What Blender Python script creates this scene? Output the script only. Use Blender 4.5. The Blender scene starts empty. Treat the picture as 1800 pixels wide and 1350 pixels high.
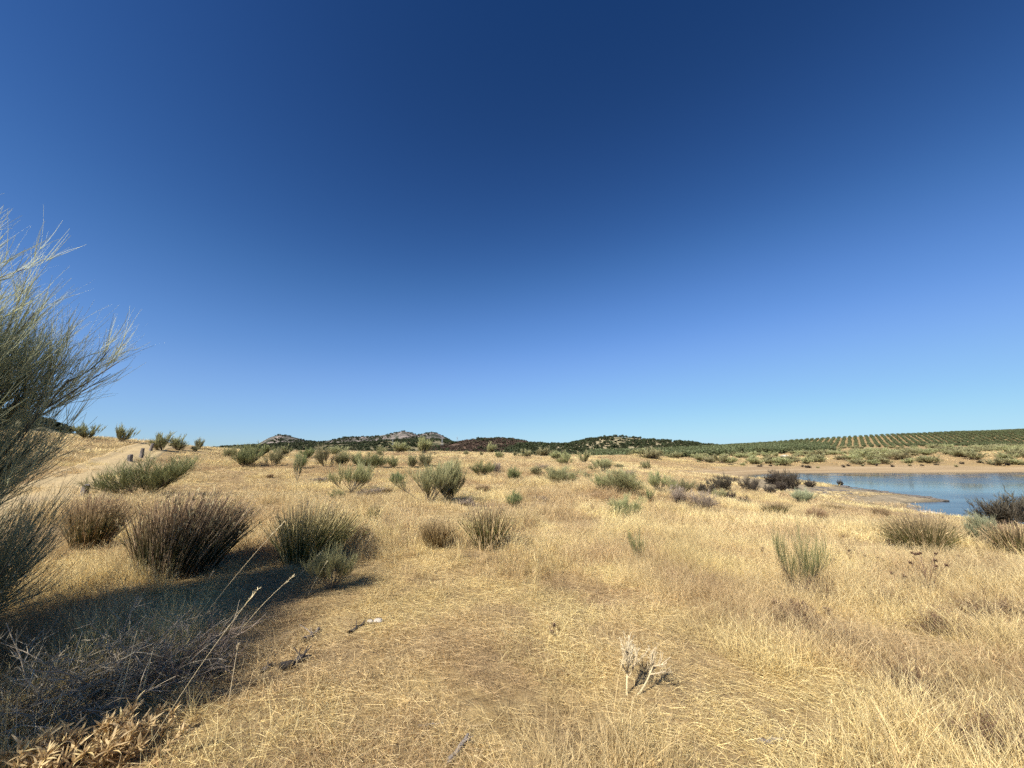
import bpy, math, random
import numpy as np
from mathutils import Vector, Matrix, Euler

# ------------------------------------------------------------------ camera, sky, sun, exposure
S = bpy.context.scene
C = S.collection
EYE = 1.55
PITCH = math.radians(10.06)
FPX = 676.0                       # focal length in pixels of the 1800 px wide photograph
SUN_EL, SUN_BACK = math.radians(42), math.radians(52)   # sun: left of view, a little behind

cam_d = bpy.data.cameras.new('camera'); cam = bpy.data.objects.new('camera', cam_d); C.objects.link(cam)
cam_d.sensor_width = 36; cam_d.lens = 36 * FPX / 1800
cam_d.clip_start = 0.05; cam_d.clip_end = 20000
cam.location = (0, 0, EYE); cam.rotation_euler = (math.pi / 2 + PITCH, 0, 0)
S.camera = cam

W = bpy.data.worlds.new('World'); S.world = W; W.use_nodes = True
wn, wl = W.node_tree.nodes, W.node_tree.links
sky = wn.new('ShaderNodeTexSky'); sky.sky_type = 'NISHITA'; sky.sun_disc = False
sky.sun_elevation = SUN_EL; sky.sun_rotation = -(math.pi / 2 + SUN_BACK)
sky.air_density = 1.0; sky.dust_density = 0.0; sky.ozone_density = 3.0; sky.altitude = 0
EXPO = 0.68
pre = wn.new('ShaderNodeVectorMath'); pre.operation = 'SCALE'; pre.inputs['Scale'].default_value = 0.1
cur = wn.new('ShaderNodeRGBCurve')               # film response of a deep blue summer sky, the same in every direction
CUR = [[(0, 0), (.055, .008), (.064, .0125), (.075, .0195), (.088, .029), (.10, .0395), (.116, .057), (.14, .086), (.170, .120), (.267, .216), (.4865, .328), (.762, .440), (1, .50)],
       [(0, 0), (.10, .040), (.115, .051), (.135, .072), (.1556, .097), (.178, .127), (.2027, .165), (.245, .225), (.2907, .284), (.4316, .429), (.677, .597), (.854, .70), (1, .76)],
       [(0, 0), (.20, .150), (.225, .178), (.26, .237), (.2934, .297), (.33, .366), (.3668, .44), (.425, .555), (.487, .662), (.6375, .84), (.76, .896), (1, .94)]]
for ch, pts in enumerate(CUR):
    cv = cur.mapping.curves[ch]
    cv.points[0].location = pts[0]; cv.points[1].location = pts[-1]
    for q in pts[1:-1]: cv.points.new(*q)
cur.mapping.extend = 'HORIZONTAL'; cur.mapping.update()
post_ = wn.new('ShaderNodeVectorMath'); post_.operation = 'SCALE'; post_.inputs['Scale'].default_value = 10 / 2 ** EXPO
bg = wn['Background']; bg.inputs['Strength'].default_value = 0.1
wl.new(sky.outputs[0], pre.inputs[0]); wl.new(pre.outputs[0], cur.inputs['Color'])
wl.new(cur.outputs[0], post_.inputs[0]); wl.new(post_.outputs[0], bg.inputs['Color'])

to_sun = Vector((-math.cos(SUN_EL) * math.cos(SUN_BACK), -math.cos(SUN_EL) * math.sin(SUN_BACK), math.sin(SUN_EL)))
sun_d = bpy.data.lights.new('sun', 'SUN'); sun_d.energy = 5.0; sun_d.angle = math.radians(0.53); sun_d.color = (1.0, 0.95, 0.87)
sun = bpy.data.objects.new('sun', sun_d); C.objects.link(sun)
sun.rotation_euler = (-to_sun).to_track_quat('-Z', 'Y').to_euler(); sun.location = (-20, -10, 30)

vs = S.view_settings
vs.view_transform = 'Standard'; vs.look = 'None'; vs.exposure = EXPO; vs.gamma = 1.0; vs.use_curve_mapping = False
S.cycles.max_bounces = 5; S.cycles.diffuse_bounces = 3; S.cycles.glossy_bounces = 2
S.cycles.use_adaptive_sampling = True; S.cycles.adaptive_threshold = .015; S.cycles.adaptive_min_samples = 16; S.cycles.use_denoising = False
S.cycles.use_light_tree = False; S.cycles.debug_use_spatial_splits = True
S.cycles.transmission_bounces = 4; S.cycles.transparent_max_bounces = 8
S.cycles.caustics_reflective = False; S.cycles.caustics_refractive = False

# ------------------------------------------------------------------ helpers
rng = np.random.default_rng(7)
random.seed(7)
WL = -2.8                        # water level
cp, sp = math.cos(PITCH), math.sin(PITCH)

def ray(px, py):
    """x per metre of depth, z per metre of depth, lens factor"""
    u, v = (px - 900) / FPX, (675 - py) / FPX
    f = cp - v * sp
    return u / f, (sp + v * cp) / f, f

def at(px, py, Y):
    a, b, _ = ray(px, py)
    return (a * Y, Y, EYE + b * Y)

def on_water(px, py, z=WL):
    a, b, _ = ray(px, py)
    Y = (z - EYE) / b
    return (a * Y, Y, z)

def vnoise(x, y, seed=0):
    x = np.asarray(x, float); y = np.asarray(y, float)
    xi = np.floor(x).astype(np.int64); yi = np.floor(y).astype(np.int64)
    fx, fy = x - xi, y - yi
    fx = fx * fx * (3 - 2 * fx); fy = fy * fy * (3 - 2 * fy)
    def h(a, b):
        n = (a * 374761393 + b * 668265263 + seed * 1442695041) & 0x7fffffff
        n = ((n ^ (n >> 13)) * 1274126177) & 0x7fffffff
        n = n ^ (n >> 16)
        return (n & 0xffff) / 65535.0
    return (h(xi, yi) * (1 - fx) + h(xi + 1, yi) * fx) * (1 - fy) + (h(xi, yi + 1) * (1 - fx) + h(xi + 1, yi + 1) * fx) * fy

def fbm(x, y, seed=0, oct=4):
    s, a, t = 0, 0.5, 0
    for k in range(oct):
        s = s + a * (vnoise(x * 2 ** k + 13.7 * k, y * 2 ** k - 7.1 * k, seed + k) - 0.5); t += a; a *= 0.5
    return s / t * 2            # about -1..1

def smooth(a, b, x):
    t = np.clip((x - a) / (b - a), 0, 1)
    return t * t * (3 - 2 * t)

# ---- terrain: thin plate spline through surveyed points
ctrl = [(0, 0, 0), (-3, 1, 0), (3, 1, 0), (0, 5, 0), (-6, 5, .1), (6, 6, -.08), (0, 9.5, 0), (-10, 10, .25), (9, 9, -.3),
        (0, -15, 0), (-20, -15, 1.0), (25, -15, -1.2), (0, -60, 0), (-70, -60, 2), (80, -60, -2.5), (-80, 20, 4.5),
        (0, -300, 0), (-300, -300, 3), (300, -300, -2), (-400, 100, 14), (-300, 400, 0), (0, 500, -6), (-100, 250, -5),
        (0, 1300, -8), (-900, 900, -6), (1000, 1000, -8), (1300, 0, -6), (-1200, 0, -4), (0, -1200, -3), (900, -800, -6), (-900, -800, -3)]
P = lambda *a: ctrl.append(at(*a))
for a in [(250, 777, 35), (150, 774, 33), (60, 766, 33), (-60, 752, 36), (250, 786, 60), (60, 776, 60), (-150, 770, 70), (150, 790, 90), (400, 796, 75), (560, 799, 85), (230, 815, 23), (150, 838, 16.5), (60, 880, 11),
          (297, 791, 32), (347, 791, 37), (400, 791, 42), (425, 820, 27), (500, 819, 27.5), (570, 820, 28), (655, 822, 27),
          (500, 860, 17), (350, 850, 17.5), (760, 882, 12.8), (620, 868, 15.2), (450, 793, 50), (560, 794.5, 55), (700, 795.5, 60), (800, 795.5, 62),
          (900, 799, 62), (960, 803.5, 60), (1000, 806, 58), (1050, 816, 54), (985, 850, 20), (1090, 867, 16.2), (1160, 865, 18), (848, 837, 24),
          (1060, 829, 32), (1105, 823, 50), (1200, 837, 45), (1290, 853, 40), (1282, 886, 22), (1365, 911, 15), (1235, 898, 15.3), (1100, 908, 12.2),
          (1440, 887, 26), (1545, 913, 19), (1540, 891, 30), (1490, 873, 37), (1400, 864, 42), (1620, 972, 7.7), (1780, 972, 7.8), (1410, 1040, 5.3), (1720, 941, 14),
          (1150, 819, 80), (1200, 827, 75),
          (1300, 815, 105), (1500, 814, 102), (1750, 811, 100), (1850, 809, 98), (2100, 805, 95), (1150, 809, 130), (1050, 808, 120),
          (1300, 803, 150), (1500, 799, 150), (1700, 796, 150), (1850, 794, 150), (1300, 796, 215), (1500, 790, 215), (1700, 788, 215), (1850, 786, 215),
          (1150, 801, 200), (1300, 790, 285), (1400, 787.5, 287), (1500, 785.5, 288), (1600, 785, 290), (1700, 784, 290), (1850, 782.5, 290), (1300, 784.5, 350), (1400, 778, 368), (1500, 771.5, 370), (1600, 766.5, 370), (1700, 762.5, 370), (1800, 758, 370), (2000, 750.5, 370),
          (1200, 790, 380), (1100, 797, 300), (1000, 803, 200)]:
    P(*a)
for q, z in [(.3, -2), (.5, 0), (.75, 4), (1.0, 8), (1.35, 12)]:
    ctrl.append((q * 620, 620, z))
for px in (450, 700, 900, 1020):
    a, _, _ = ray(px, 800); ctrl.append((a * 125, 125, -3.0 if px < 1000 else -4))
SHORE = [(1432, 846), (1470, 853), (1500, 858.5), (1560, 866), (1620, 873), (1662, 878), (1625, 883), (1597, 887), (1592, 891), (1625, 900.5), (1700, 911), (1800, 921), (1950, 937),
         (1445, 832.5), (1500, 832.3), (1600, 832), (1750, 831), (1850, 830), (2100, 828)]
for a in SHORE: ctrl.append(on_water(*a))
for a in [(1640, 889), (1700, 893), (1600, 858), (1720, 868), (1480, 843), (1550, 846), (1700, 845), (1850, 870), (1850, 840), (1950, 900), (2200, 850)]:
    x, y, z = on_water(*a); ctrl.append((x, y, WL - (0.5 if a[0] < 1400 else 0.9)))
for a in [(1590, 877), (1540, 874), (1450, 860), (1330, 840), (1395, 842), (1290, 838)]:
    x, y, z = on_water(*a, z=WL + .22); ctrl.append((x, y, z))
CT = np.array(ctrl, float)
SC = 50.0
def tps_k(r2): return np.where(r2 > 1e-12, 0.5 * r2 * np.log(np.maximum(r2, 1e-12)), 0)
cx = CT[:, :2] / SC
n = len(cx)
K = tps_k(((cx[:, None] - cx[None]) ** 2).sum(-1)) + np.eye(n) * 1e-5
Pm = np.c_[np.ones(n), cx]
A = np.block([[K, Pm], [Pm.T, np.zeros((3, 3))]])
sol = np.linalg.solve(A, np.r_[CT[:, 2], 0, 0, 0])
def tps(x, y):
    x = np.atleast_1d(np.asarray(x, float)); y = np.atleast_1d(np.asarray(y, float))
    out = np.empty(len(x))
    for i in range(0, len(x), 40000):
        q = np.c_[x[i:i + 40000], y[i:i + 40000]] / SC
        r2 = ((q[:, None] - cx[None]) ** 2).sum(-1)
        out[i:i + 40000] = tps_k(r2) @ sol[:n] + sol[n] + q @ sol[n + 1:]
    return out

PATH = np.array([(-9.0, 4.0), (-11.5, 9.0), (-16.2, 14.8), (-23.5, 23.5), (-29.5, 31.5), (-33.0, 37.0), (-35.5, 46.0)], float)
def path_dist(x, y):
    d = np.full(np.shape(x), 1e9)
    for a, b in zip(PATH[:-1], PATH[1:]):
        ab = b - a; t = np.clip(((x - a[0]) * ab[0] + (y - a[1]) * ab[1]) / (ab @ ab), 0, 1)
        d = np.minimum(d, np.hypot(x - a[0] - t * ab[0], y - a[1] - t * ab[1]))
    return d

def H(x, y):
    """ground height"""
    x = np.atleast_1d(np.asarray(x, float)); y = np.atleast_1d(np.asarray(y, float))
    r = np.hypot(x, y)
    z = tps(x, y)
    far = smooth(900, 1500, r)
    z = z * (1 - far) - 8 * far
    calm = 0.25 + 0.75 * smooth(0.1, 1.0, np.abs(z - WL))
    pth = smooth(1.0, 2.6, path_dist(x, y))
    z = z + calm * pth * (0.05 * fbm(x / .9, y / .9, 3, 3) + 0.09 * fbm(x / 4.5, y / 4.5, 11, 3))
    z = z + calm * 0.5 * fbm(x / 30, y / 30, 5, 3) * smooth(60, 160, r)
    z = z + 0.05 * fbm(x / 2.2, y / 2.2, 21, 3) * (1 - calm)
    return z

def hit(px, py):
    """the ground point seen at a photograph pixel"""
    a, b, f = ray(px, py)
    Y = np.geomspace(1.4, 900, 1600)
    d = EYE + b * Y - H(a * Y, Y)
    i = np.argmax(d < 0) if (d < 0).any() else len(Y) - 1
    i = max(i, 1)
    t = d[i - 1] / (d[i - 1] - d[i]) if d[i] < 0 else 0
    Yh = Y[i - 1] + t * (Y[i] - Y[i - 1])
    return Vector((a * Yh, Yh, float(H([a * Yh], [Yh])[0]))), Yh * f / FPX   # position, metres per photo pixel there

# ---- mesh and object plumbing
def make_mesh(name, V, F, mat=None, col=None, smooth_shade=False, mats=None, midx=None):
    """V (n,3); F list of arrays (m,k) of the same or of different k"""
    V = np.asarray(V, np.float32)
    if not isinstance(F, (list, tuple)): F = [F]
    F = [np.asarray(f, np.int32) for f in F if len(f)]
    loops = np.concatenate([f.ravel() for f in F]); tot = np.concatenate([np.full(len(f), f.shape[1]) for f in F])
    me = bpy.data.meshes.new(name)
    me.vertices.add(len(V)); me.vertices.foreach_set('co', V.ravel())
    me.loops.add(len(loops)); me.loops.foreach_set('vertex_index', loops)
    me.polygons.add(len(tot)); me.polygons.foreach_set('loop_start', np.r_[0, np.cumsum(tot)[:-1]].astype(np.int32))
    me.polygons.foreach_set('loop_total', tot.astype(np.int32))
    if smooth_shade: me.polygons.foreach_set('use_smooth', np.ones(len(tot), bool))
    if mats:
        for m in mats: me.materials.append(m)
        me.polygons.foreach_set('material_index', np.asarray(midx, np.int32))
    elif mat: me.materials.append(mat)
    me.update(calc_edges=True)
    if col is not None:
        at_ = me.color_attributes.new('col', 'FLOAT_COLOR', 'POINT')
        c4 = np.ones((len(V), 4), np.float32); c4[:, :col.shape[1]] = col
        at_.data.foreach_set('color', c4.ravel())
    return me

def ob(name, data, parent=None, loc=None, coll=None):
    o = bpy.data.objects.new(name, data); (coll or C).objects.link(o)
    if parent is not None: o.parent = parent
    if loc is not None: o.location = loc
    return o

def tag(o, label, cat, group=None):
    o['label'] = label; o['category'] = cat
    if group: o['group'] = group
    return o

def kind(o, k): o['kind'] = k; return o

class Geo:
    """collects vertices, faces and a colour per vertex (height share, random) before one mesh is made"""
    def __init__(s): s.V, s.F, s.C, s.n = [], {}, [], 0
    def add(s, V, F, C_):
        s.V.append(V.reshape(-1, 3)); s.C.append(C_)
        for f in (F if isinstance(F, list) else [F]): s.F.setdefault(f.shape[1], []).append(f + s.n)
        s.n += len(s.V[-1])
    def strips(s, Pl, w0, w1, flat=None):
        """ribbons along polylines Pl (N,K,3), tapering to w1 share of w0 at the tip"""
        N, Kp, _ = Pl.shape
        T = np.gradient(Pl, axis=1); T /= np.linalg.norm(T, axis=2, keepdims=True) + 1e-9
        R = rng.normal(size=(N, 1, 3)) if flat is None else np.broadcast_to(flat, (N, 1, 3))
        Wd = np.cross(T, R); Wd /= np.linalg.norm(Wd, axis=2, keepdims=True) + 1e-9
        w = np.linspace(1, w1, Kp)[None, :, None] * np.broadcast_to(np.asarray(w0, float).reshape(-1, 1, 1), (N, 1, 1)) * .5
        V = np.stack([Pl - Wd * w, Pl + Wd * w], 2)           # N,K,2,3
        base = (np.arange(N) * Kp * 2)[:, None] + (np.arange(Kp - 1) * 2)[None]
        F = np.stack([base, base + 1, base + 3, base + 2], -1).reshape(-1, 4)
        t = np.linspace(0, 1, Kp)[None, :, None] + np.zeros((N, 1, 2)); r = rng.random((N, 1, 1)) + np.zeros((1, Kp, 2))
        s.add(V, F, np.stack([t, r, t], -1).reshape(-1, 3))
        return s
    def tubes(s, Pl, r0, r1, sides=4):
        N, Kp, _ = Pl.shape
        T = np.gradient(Pl, axis=1); T /= np.linalg.norm(T, axis=2, keepdims=True) + 1e-9
        R = np.tile(np.array([[[.31, .2, .93]]]), (N, 1, 1)) + rng.normal(size=(N, 1, 3)) * .2
        U = np.cross(T, R); U /= np.linalg.norm(U, axis=2, keepdims=True) + 1e-9
        Wd = np.cross(T, U)
        rr = np.asarray(r0, float).reshape(-1, 1) * np.linspace(1, r1, Kp)[None] + np.zeros((N, 1))
        ang = np.arange(sides) * 2 * math.pi / sides
        V = Pl[:, :, None] + rr[:, :, None, None] * (U[:, :, None] * np.cos(ang)[None, None, :, None] + Wd[:, :, None] * np.sin(ang)[None, None, :, None])
        b = (np.arange(N) * Kp * sides)[:, None, None] + (np.arange(Kp - 1) * sides)[None, :, None]
        j = np.arange(sides)[None, None]; j2 = (j + 1) % sides
        F = np.stack([b + j, b + j2, b + sides + j2, b + sides + j], -1).reshape(-1, 4)
        t = np.linspace(0, 1, Kp)[None, :, None] + np.zeros((N, 1, sides)); r = rng.random((N, 1, 1)) + np.zeros((1, Kp, sides))
        s.add(V, F, np.stack([t, r, t], -1).reshape(-1, 3))
        return s
    def quads(s, cen, size, asp=.5, up=None):
        """free leaf faces"""
        N = len(cen); a = rng.normal(size=(N, 3)); a /= np.linalg.norm(a, axis=1, keepdims=True)
        if up is not None: a = a + np.asarray(up); a /= np.linalg.norm(a, axis=1, keepdims=True)
        b = np.cross(a, rng.normal(size=(N, 3))); b /= np.linalg.norm(b, axis=1, keepdims=True) + 1e-9
        sz = np.asarray(size).reshape(-1, 1) * np.ones((N, 1))
        V = np.stack([cen - a * sz, cen + b * sz * asp, cen + a * sz, cen - b * sz * asp], 1)
        F = np.arange(N * 4).reshape(N, 4)
        r = np.repeat(rng.random(N), 4); z = np.repeat(cen[:, 2], 4)
        s.add(V, F, np.stack([z, r, z], -1)); return s
    def finish(s, name, mat, zcol=True, scale=None, smooth_shade=False):
        V = np.concatenate(s.V); Cc = np.concatenate(s.C).astype(np.float32)
        if scale is not None: V = V * np.asarray(scale)
        if zcol:
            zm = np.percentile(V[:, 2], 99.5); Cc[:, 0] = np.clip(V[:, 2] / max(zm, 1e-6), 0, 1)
        return make_mesh(name, V, [np.concatenate(f) for f in s.F.values()], mat, Cc, smooth_shade)
    def extent(s):
        V = np.concatenate(s.V); return np.percentile(np.hypot(V[:, 0], V[:, 1]), 99.0), np.percentile(V[:, 2], 99.3)

def unit(v): return v / (np.linalg.norm(v, axis=-1, keepdims=True) + 1e-9)
def arcs(p0, d, L, bend, Kp=4):
    """quadratic arcs from p0 along d with length L bending towards vector bend"""
    t = np.linspace(0, 1, Kp)[None, :, None]; L = np.asarray(L).reshape(-1, 1, 1)
    return p0[:, None] + L * (d[:, None] * t + bend[:, None] * t * t * .5)
def grow(Pl, per, t0, t1, L, spread, up, bend, Kp=4, lean=(0, 0, 0)):
    N, K0, _ = Pl.shape
    t = rng.uniform(t0, t1, (N, per)) * (K0 - 1); i = np.clip(t.astype(int), 0, K0 - 2); f = (t - i)[..., None]
    ii = np.arange(N)[:, None]
    p = Pl[ii, i] * (1 - f) + Pl[ii, i + 1] * f; tan = unit(Pl[ii, i + 1] - Pl[ii, i])
    d = unit(tan + spread * unit(rng.normal(size=p.shape)) + np.array([0, 0, up]) + np.array(lean))
    Ls = rng.uniform(L[0], L[1], (N, per))
    b = np.array([0, 0, bend]) + .25 * rng.normal(size=p.shape)
    return arcs(p.reshape(-1, 3), d.reshape(-1, 3), Ls.ravel(), b.reshape(-1, 3), Kp)

# ------------------------------------------------------------------ materials
def nodes(name):
    m = bpy.data.materials.new(name); m.use_nodes = True
    nt = m.node_tree; nt.nodes.clear()
    out = nt.nodes.new('ShaderNodeOutputMaterial')
    return m, nt, out
def ramp(nt, stops):
    r = nt.nodes.new('ShaderNodeValToRGB'); e = r.color_ramp.elements
    while len(e) > 1: e.remove(e[-1])
    for k, (p_, c) in enumerate(stops):
        if k == 0: e[0].position = p_; e[0].color = (*c, 1)
        else: x = e.new(p_); x.color = (*c, 1)
    return r
def mixc(nt, fac, a, b, mode='MIX'):
    m = nt.nodes.new('ShaderNodeMix'); m.data_type = 'RGBA'; m.blend_type = mode; m.clamp_factor = True
    for k, v in ((0, fac), (6, a), (7, b)):
        if hasattr(v, 'is_output') or isinstance(v, bpy.types.NodeSocket): nt.links.new(v, m.inputs[k])
        elif k == 0: m.inputs[0].default_value = v
        else: m.inputs[k].default_value = (*v, 1)
    return m.outputs[2]
def mth(nt, op, a, b=None, c=None, clamp=False):
    m = nt.nodes.new('ShaderNodeMath'); m.operation = op; m.use_clamp = clamp
    for k, v in enumerate((a, b, c)):
        if v is None: continue
        if isinstance(v, bpy.types.NodeSocket): nt.links.new(v, m.inputs[k])
        else: m.inputs[k].default_value = v
    return m.outputs[0]
def noise(nt, scale, detail=4, rough=.55, vec=None, dist=0):
    g = nt.nodes.new('ShaderNodeTexNoise'); g.inputs['Scale'].default_value = scale; g.inputs['Detail'].default_value = detail
    g.inputs['Roughness'].default_value = rough; g.inputs['Distortion'].default_value = dist
    if vec is not None: nt.links.new(vec, g.inputs['Vector'])
    return g.outputs[0]
def world_pos(nt): return nt.nodes.new('ShaderNodeNewGeometry').outputs['Position']
def maprange(nt, v, a, b, c, d):
    m = nt.nodes.new('ShaderNodeMapRange'); nt.links.new(v, m.inputs[0])
    for k, x in enumerate((a, b, c, d)): m.inputs[k + 1].default_value = x
    return m.outputs[0]

def plant_mat(name, stops, vary=.5, transl=.25, patch=None, hue=.04, rough=.6, dry=None):
    """stops: colours from the plant's foot to its top; per-blade and per-plant variation"""
    m, nt, out = nodes(name)
    at_ = nt.nodes.new('ShaderNodeAttribute'); at_.attribute_name = 'col'
    sep = nt.nodes.new('ShaderNodeSeparateColor'); nt.links.new(at_.outputs['Color'], sep.inputs[0])
    r = ramp(nt, stops); nt.links.new(sep.outputs[0], r.inputs[0])
    c = r.outputs[0]
    if patch:                                            # other colour in patches of ground
        fac = maprange(nt, noise(nt, patch[1], 3, .6, world_pos(nt)), patch[2], patch[3], 0, 1)
        c = mixc(nt, fac, c, patch[0])
    if dry:                                              # some stalks are dead and straw coloured
        c = mixc(nt, mth(nt, 'GREATER_THAN', sep.outputs[1], dry[1]), c, dry[0])
    val = maprange(nt, mth(nt, 'FRACT', mth(nt, 'MULTIPLY', sep.outputs[1], 7.31)), 0, 1, 1 - vary, 1 + vary)
    oi = nt.nodes.new('ShaderNodeObjectInfo')
    val = mth(nt, 'MULTIPLY', val, maprange(nt, oi.outputs['Random'], 0, 1, .85, 1.15))
    hs = nt.nodes.new('ShaderNodeHueSaturation'); nt.links.new(c, hs.inputs['Color']); nt.links.new(val, hs.inputs['Value'])
    nt.links.new(maprange(nt, oi.outputs['Random'], 0, 1, .5 - hue, .5 + hue), hs.inputs['Hue'])
    d = nt.nodes.new('ShaderNodeBsdfPrincipled'); d.inputs['Roughness'].default_value = rough; d.inputs['Specular IOR Level'].default_value = .25
    t = nt.nodes.new('ShaderNodeBsdfTranslucent'); mx = nt.nodes.new('ShaderNodeMixShader'); mx.inputs[0].default_value = transl
    nt.links.new(hs.outputs[0], d.inputs['Base Color']); nt.links.new(hs.outputs[0], t.inputs['Color'])
    nt.links.new(d.outputs[0], mx.inputs[1]); nt.links.new(t.outputs[0], mx.inputs[2]); nt.links.new(mx.outputs[0], out.inputs[0])
    return m

def solid_mat(name, ca, cb, scale=6, bump=.3, rough=.85, detail=6, dark=None):
    m, nt, out = nodes(name)
    tc = nt.nodes.new('ShaderNodeTexCoord').outputs['Object']
    f = noise(nt, scale, detail, .6, tc)
    c = mixc(nt, maprange(nt, f, .35, .65, 0, 1), ca, cb)
    if dark: c = mixc(nt, maprange(nt, noise(nt, scale * .4, 4, .6, tc), .5, .6, 0, 1), c, dark)
    b = nt.nodes.new('ShaderNodeBump'); b.inputs['Strength'].default_value = bump; b.inputs['Distance'].default_value = .02; nt.links.new(f, b.inputs['Height'])
    d = nt.nodes.new('ShaderNodeBsdfPrincipled'); d.inputs['Roughness'].default_value = rough; d.inputs['Specular IOR Level'].default_value = .25
    nt.links.new(c, d.inputs['Base Color']); nt.links.new(b.outputs[0], d.inputs['Normal']); nt.links.new(d.outputs[0], out.inputs[0])
    return m

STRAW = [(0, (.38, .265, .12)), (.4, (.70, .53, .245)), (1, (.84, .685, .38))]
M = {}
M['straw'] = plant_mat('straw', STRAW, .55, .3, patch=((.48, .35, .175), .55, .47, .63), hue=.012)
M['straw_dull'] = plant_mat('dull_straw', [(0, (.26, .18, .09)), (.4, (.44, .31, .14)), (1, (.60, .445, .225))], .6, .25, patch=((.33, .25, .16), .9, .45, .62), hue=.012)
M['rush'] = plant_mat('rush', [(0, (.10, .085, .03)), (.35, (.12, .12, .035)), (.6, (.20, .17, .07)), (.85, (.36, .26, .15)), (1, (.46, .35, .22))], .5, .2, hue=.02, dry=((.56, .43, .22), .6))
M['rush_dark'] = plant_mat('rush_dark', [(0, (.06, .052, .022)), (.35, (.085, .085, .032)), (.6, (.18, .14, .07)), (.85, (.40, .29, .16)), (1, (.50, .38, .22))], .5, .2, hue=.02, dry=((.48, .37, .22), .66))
M['rush_dry'] = plant_mat('rush_dry', [(0, (.20, .14, .06)), (.4, (.30, .21, .10)), (1, (.46, .33, .18))], .5, .2, hue=.015)
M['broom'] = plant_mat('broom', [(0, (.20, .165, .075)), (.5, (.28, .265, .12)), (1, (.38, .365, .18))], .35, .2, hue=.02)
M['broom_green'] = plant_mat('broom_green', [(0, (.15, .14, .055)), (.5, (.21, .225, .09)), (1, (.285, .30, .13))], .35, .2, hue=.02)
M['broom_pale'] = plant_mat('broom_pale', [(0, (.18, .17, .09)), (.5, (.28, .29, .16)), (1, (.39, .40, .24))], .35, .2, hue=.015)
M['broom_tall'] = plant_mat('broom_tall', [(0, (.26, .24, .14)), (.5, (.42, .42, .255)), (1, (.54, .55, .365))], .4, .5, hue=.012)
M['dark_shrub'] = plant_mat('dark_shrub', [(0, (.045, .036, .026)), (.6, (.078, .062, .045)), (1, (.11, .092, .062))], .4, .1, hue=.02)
M['dead'] = plant_mat('dead_grey', [(0, (.18, .14, .10)), (.6, (.27, .21, .155)), (1, (.34, .27, .20))], .4, .05, hue=.01)
M['dead_pale'] = plant_mat('dead_pale', [(0, (.28, .23, .165)), (1, (.50, .42, .30))], .4, .05, hue=.01)
M['bark'] = plant_mat('bark', [(0, (.085, .06, .04)), (1, (.14, .11, .07))], .3, .0, hue=.01)
M['bark_pale'] = plant_mat('bark_pale', [(0, (.20, .16, .11)), (1, (.20, .19, .11))], .3, .0, hue=.01)
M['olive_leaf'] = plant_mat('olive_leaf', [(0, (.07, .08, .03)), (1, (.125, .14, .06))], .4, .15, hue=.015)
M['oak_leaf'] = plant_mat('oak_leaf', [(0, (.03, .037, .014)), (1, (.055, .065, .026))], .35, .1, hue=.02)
M['burnt_leaf'] = plant_mat('burnt_leaf', [(0, (.05, .034, .022)), (1, (.105, .07, .047))], .4, .1, hue=.02)
M['pod'] = plant_mat('pod', [(0, (.70, .60, .38)), (1, (.80, .70, .46))], .2, .3, hue=.01)
M['dry_leaf'] = plant_mat('dry_leaf', [(0, (.50, .35, .15)), (1, (.76, .60, .31))], .3, .3, hue=.012)
M['thistle'] = plant_mat('thistle', [(0, (.54, .44, .26)), (1, (.72, .61, .38))], .2, .1, hue=.01)
M['thistle_brown'] = plant_mat('thistle_brown', [(0, (.14, .085, .05)), (1, (.20, .12, .07))], .35, .05, hue=.01)
M['rock_dark'] = solid_mat('shore_rock', (.10, .085, .07), (.19, .165, .14), 5, .8)
M['rock_pale'] = solid_mat('pale_rock', (.42, .36, .28), (.58, .52, .42), 5, .6)
M['post'] = solid_mat('post_wood', (.10, .085, .075), (.22, .19, .165), 14, .6)
M['wood'] = solid_mat('dead_wood', (.16, .13, .11), (.30, .26, .22), 18, .6)
M['char'] = solid_mat('charred_wood', (.03, .025, .022), (.09, .075, .065), 18, .7)
M['steel'] = solid_mat('pylon_steel', (.30, .30, .30), (.40, .40, .40), 2, 0)

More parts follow.
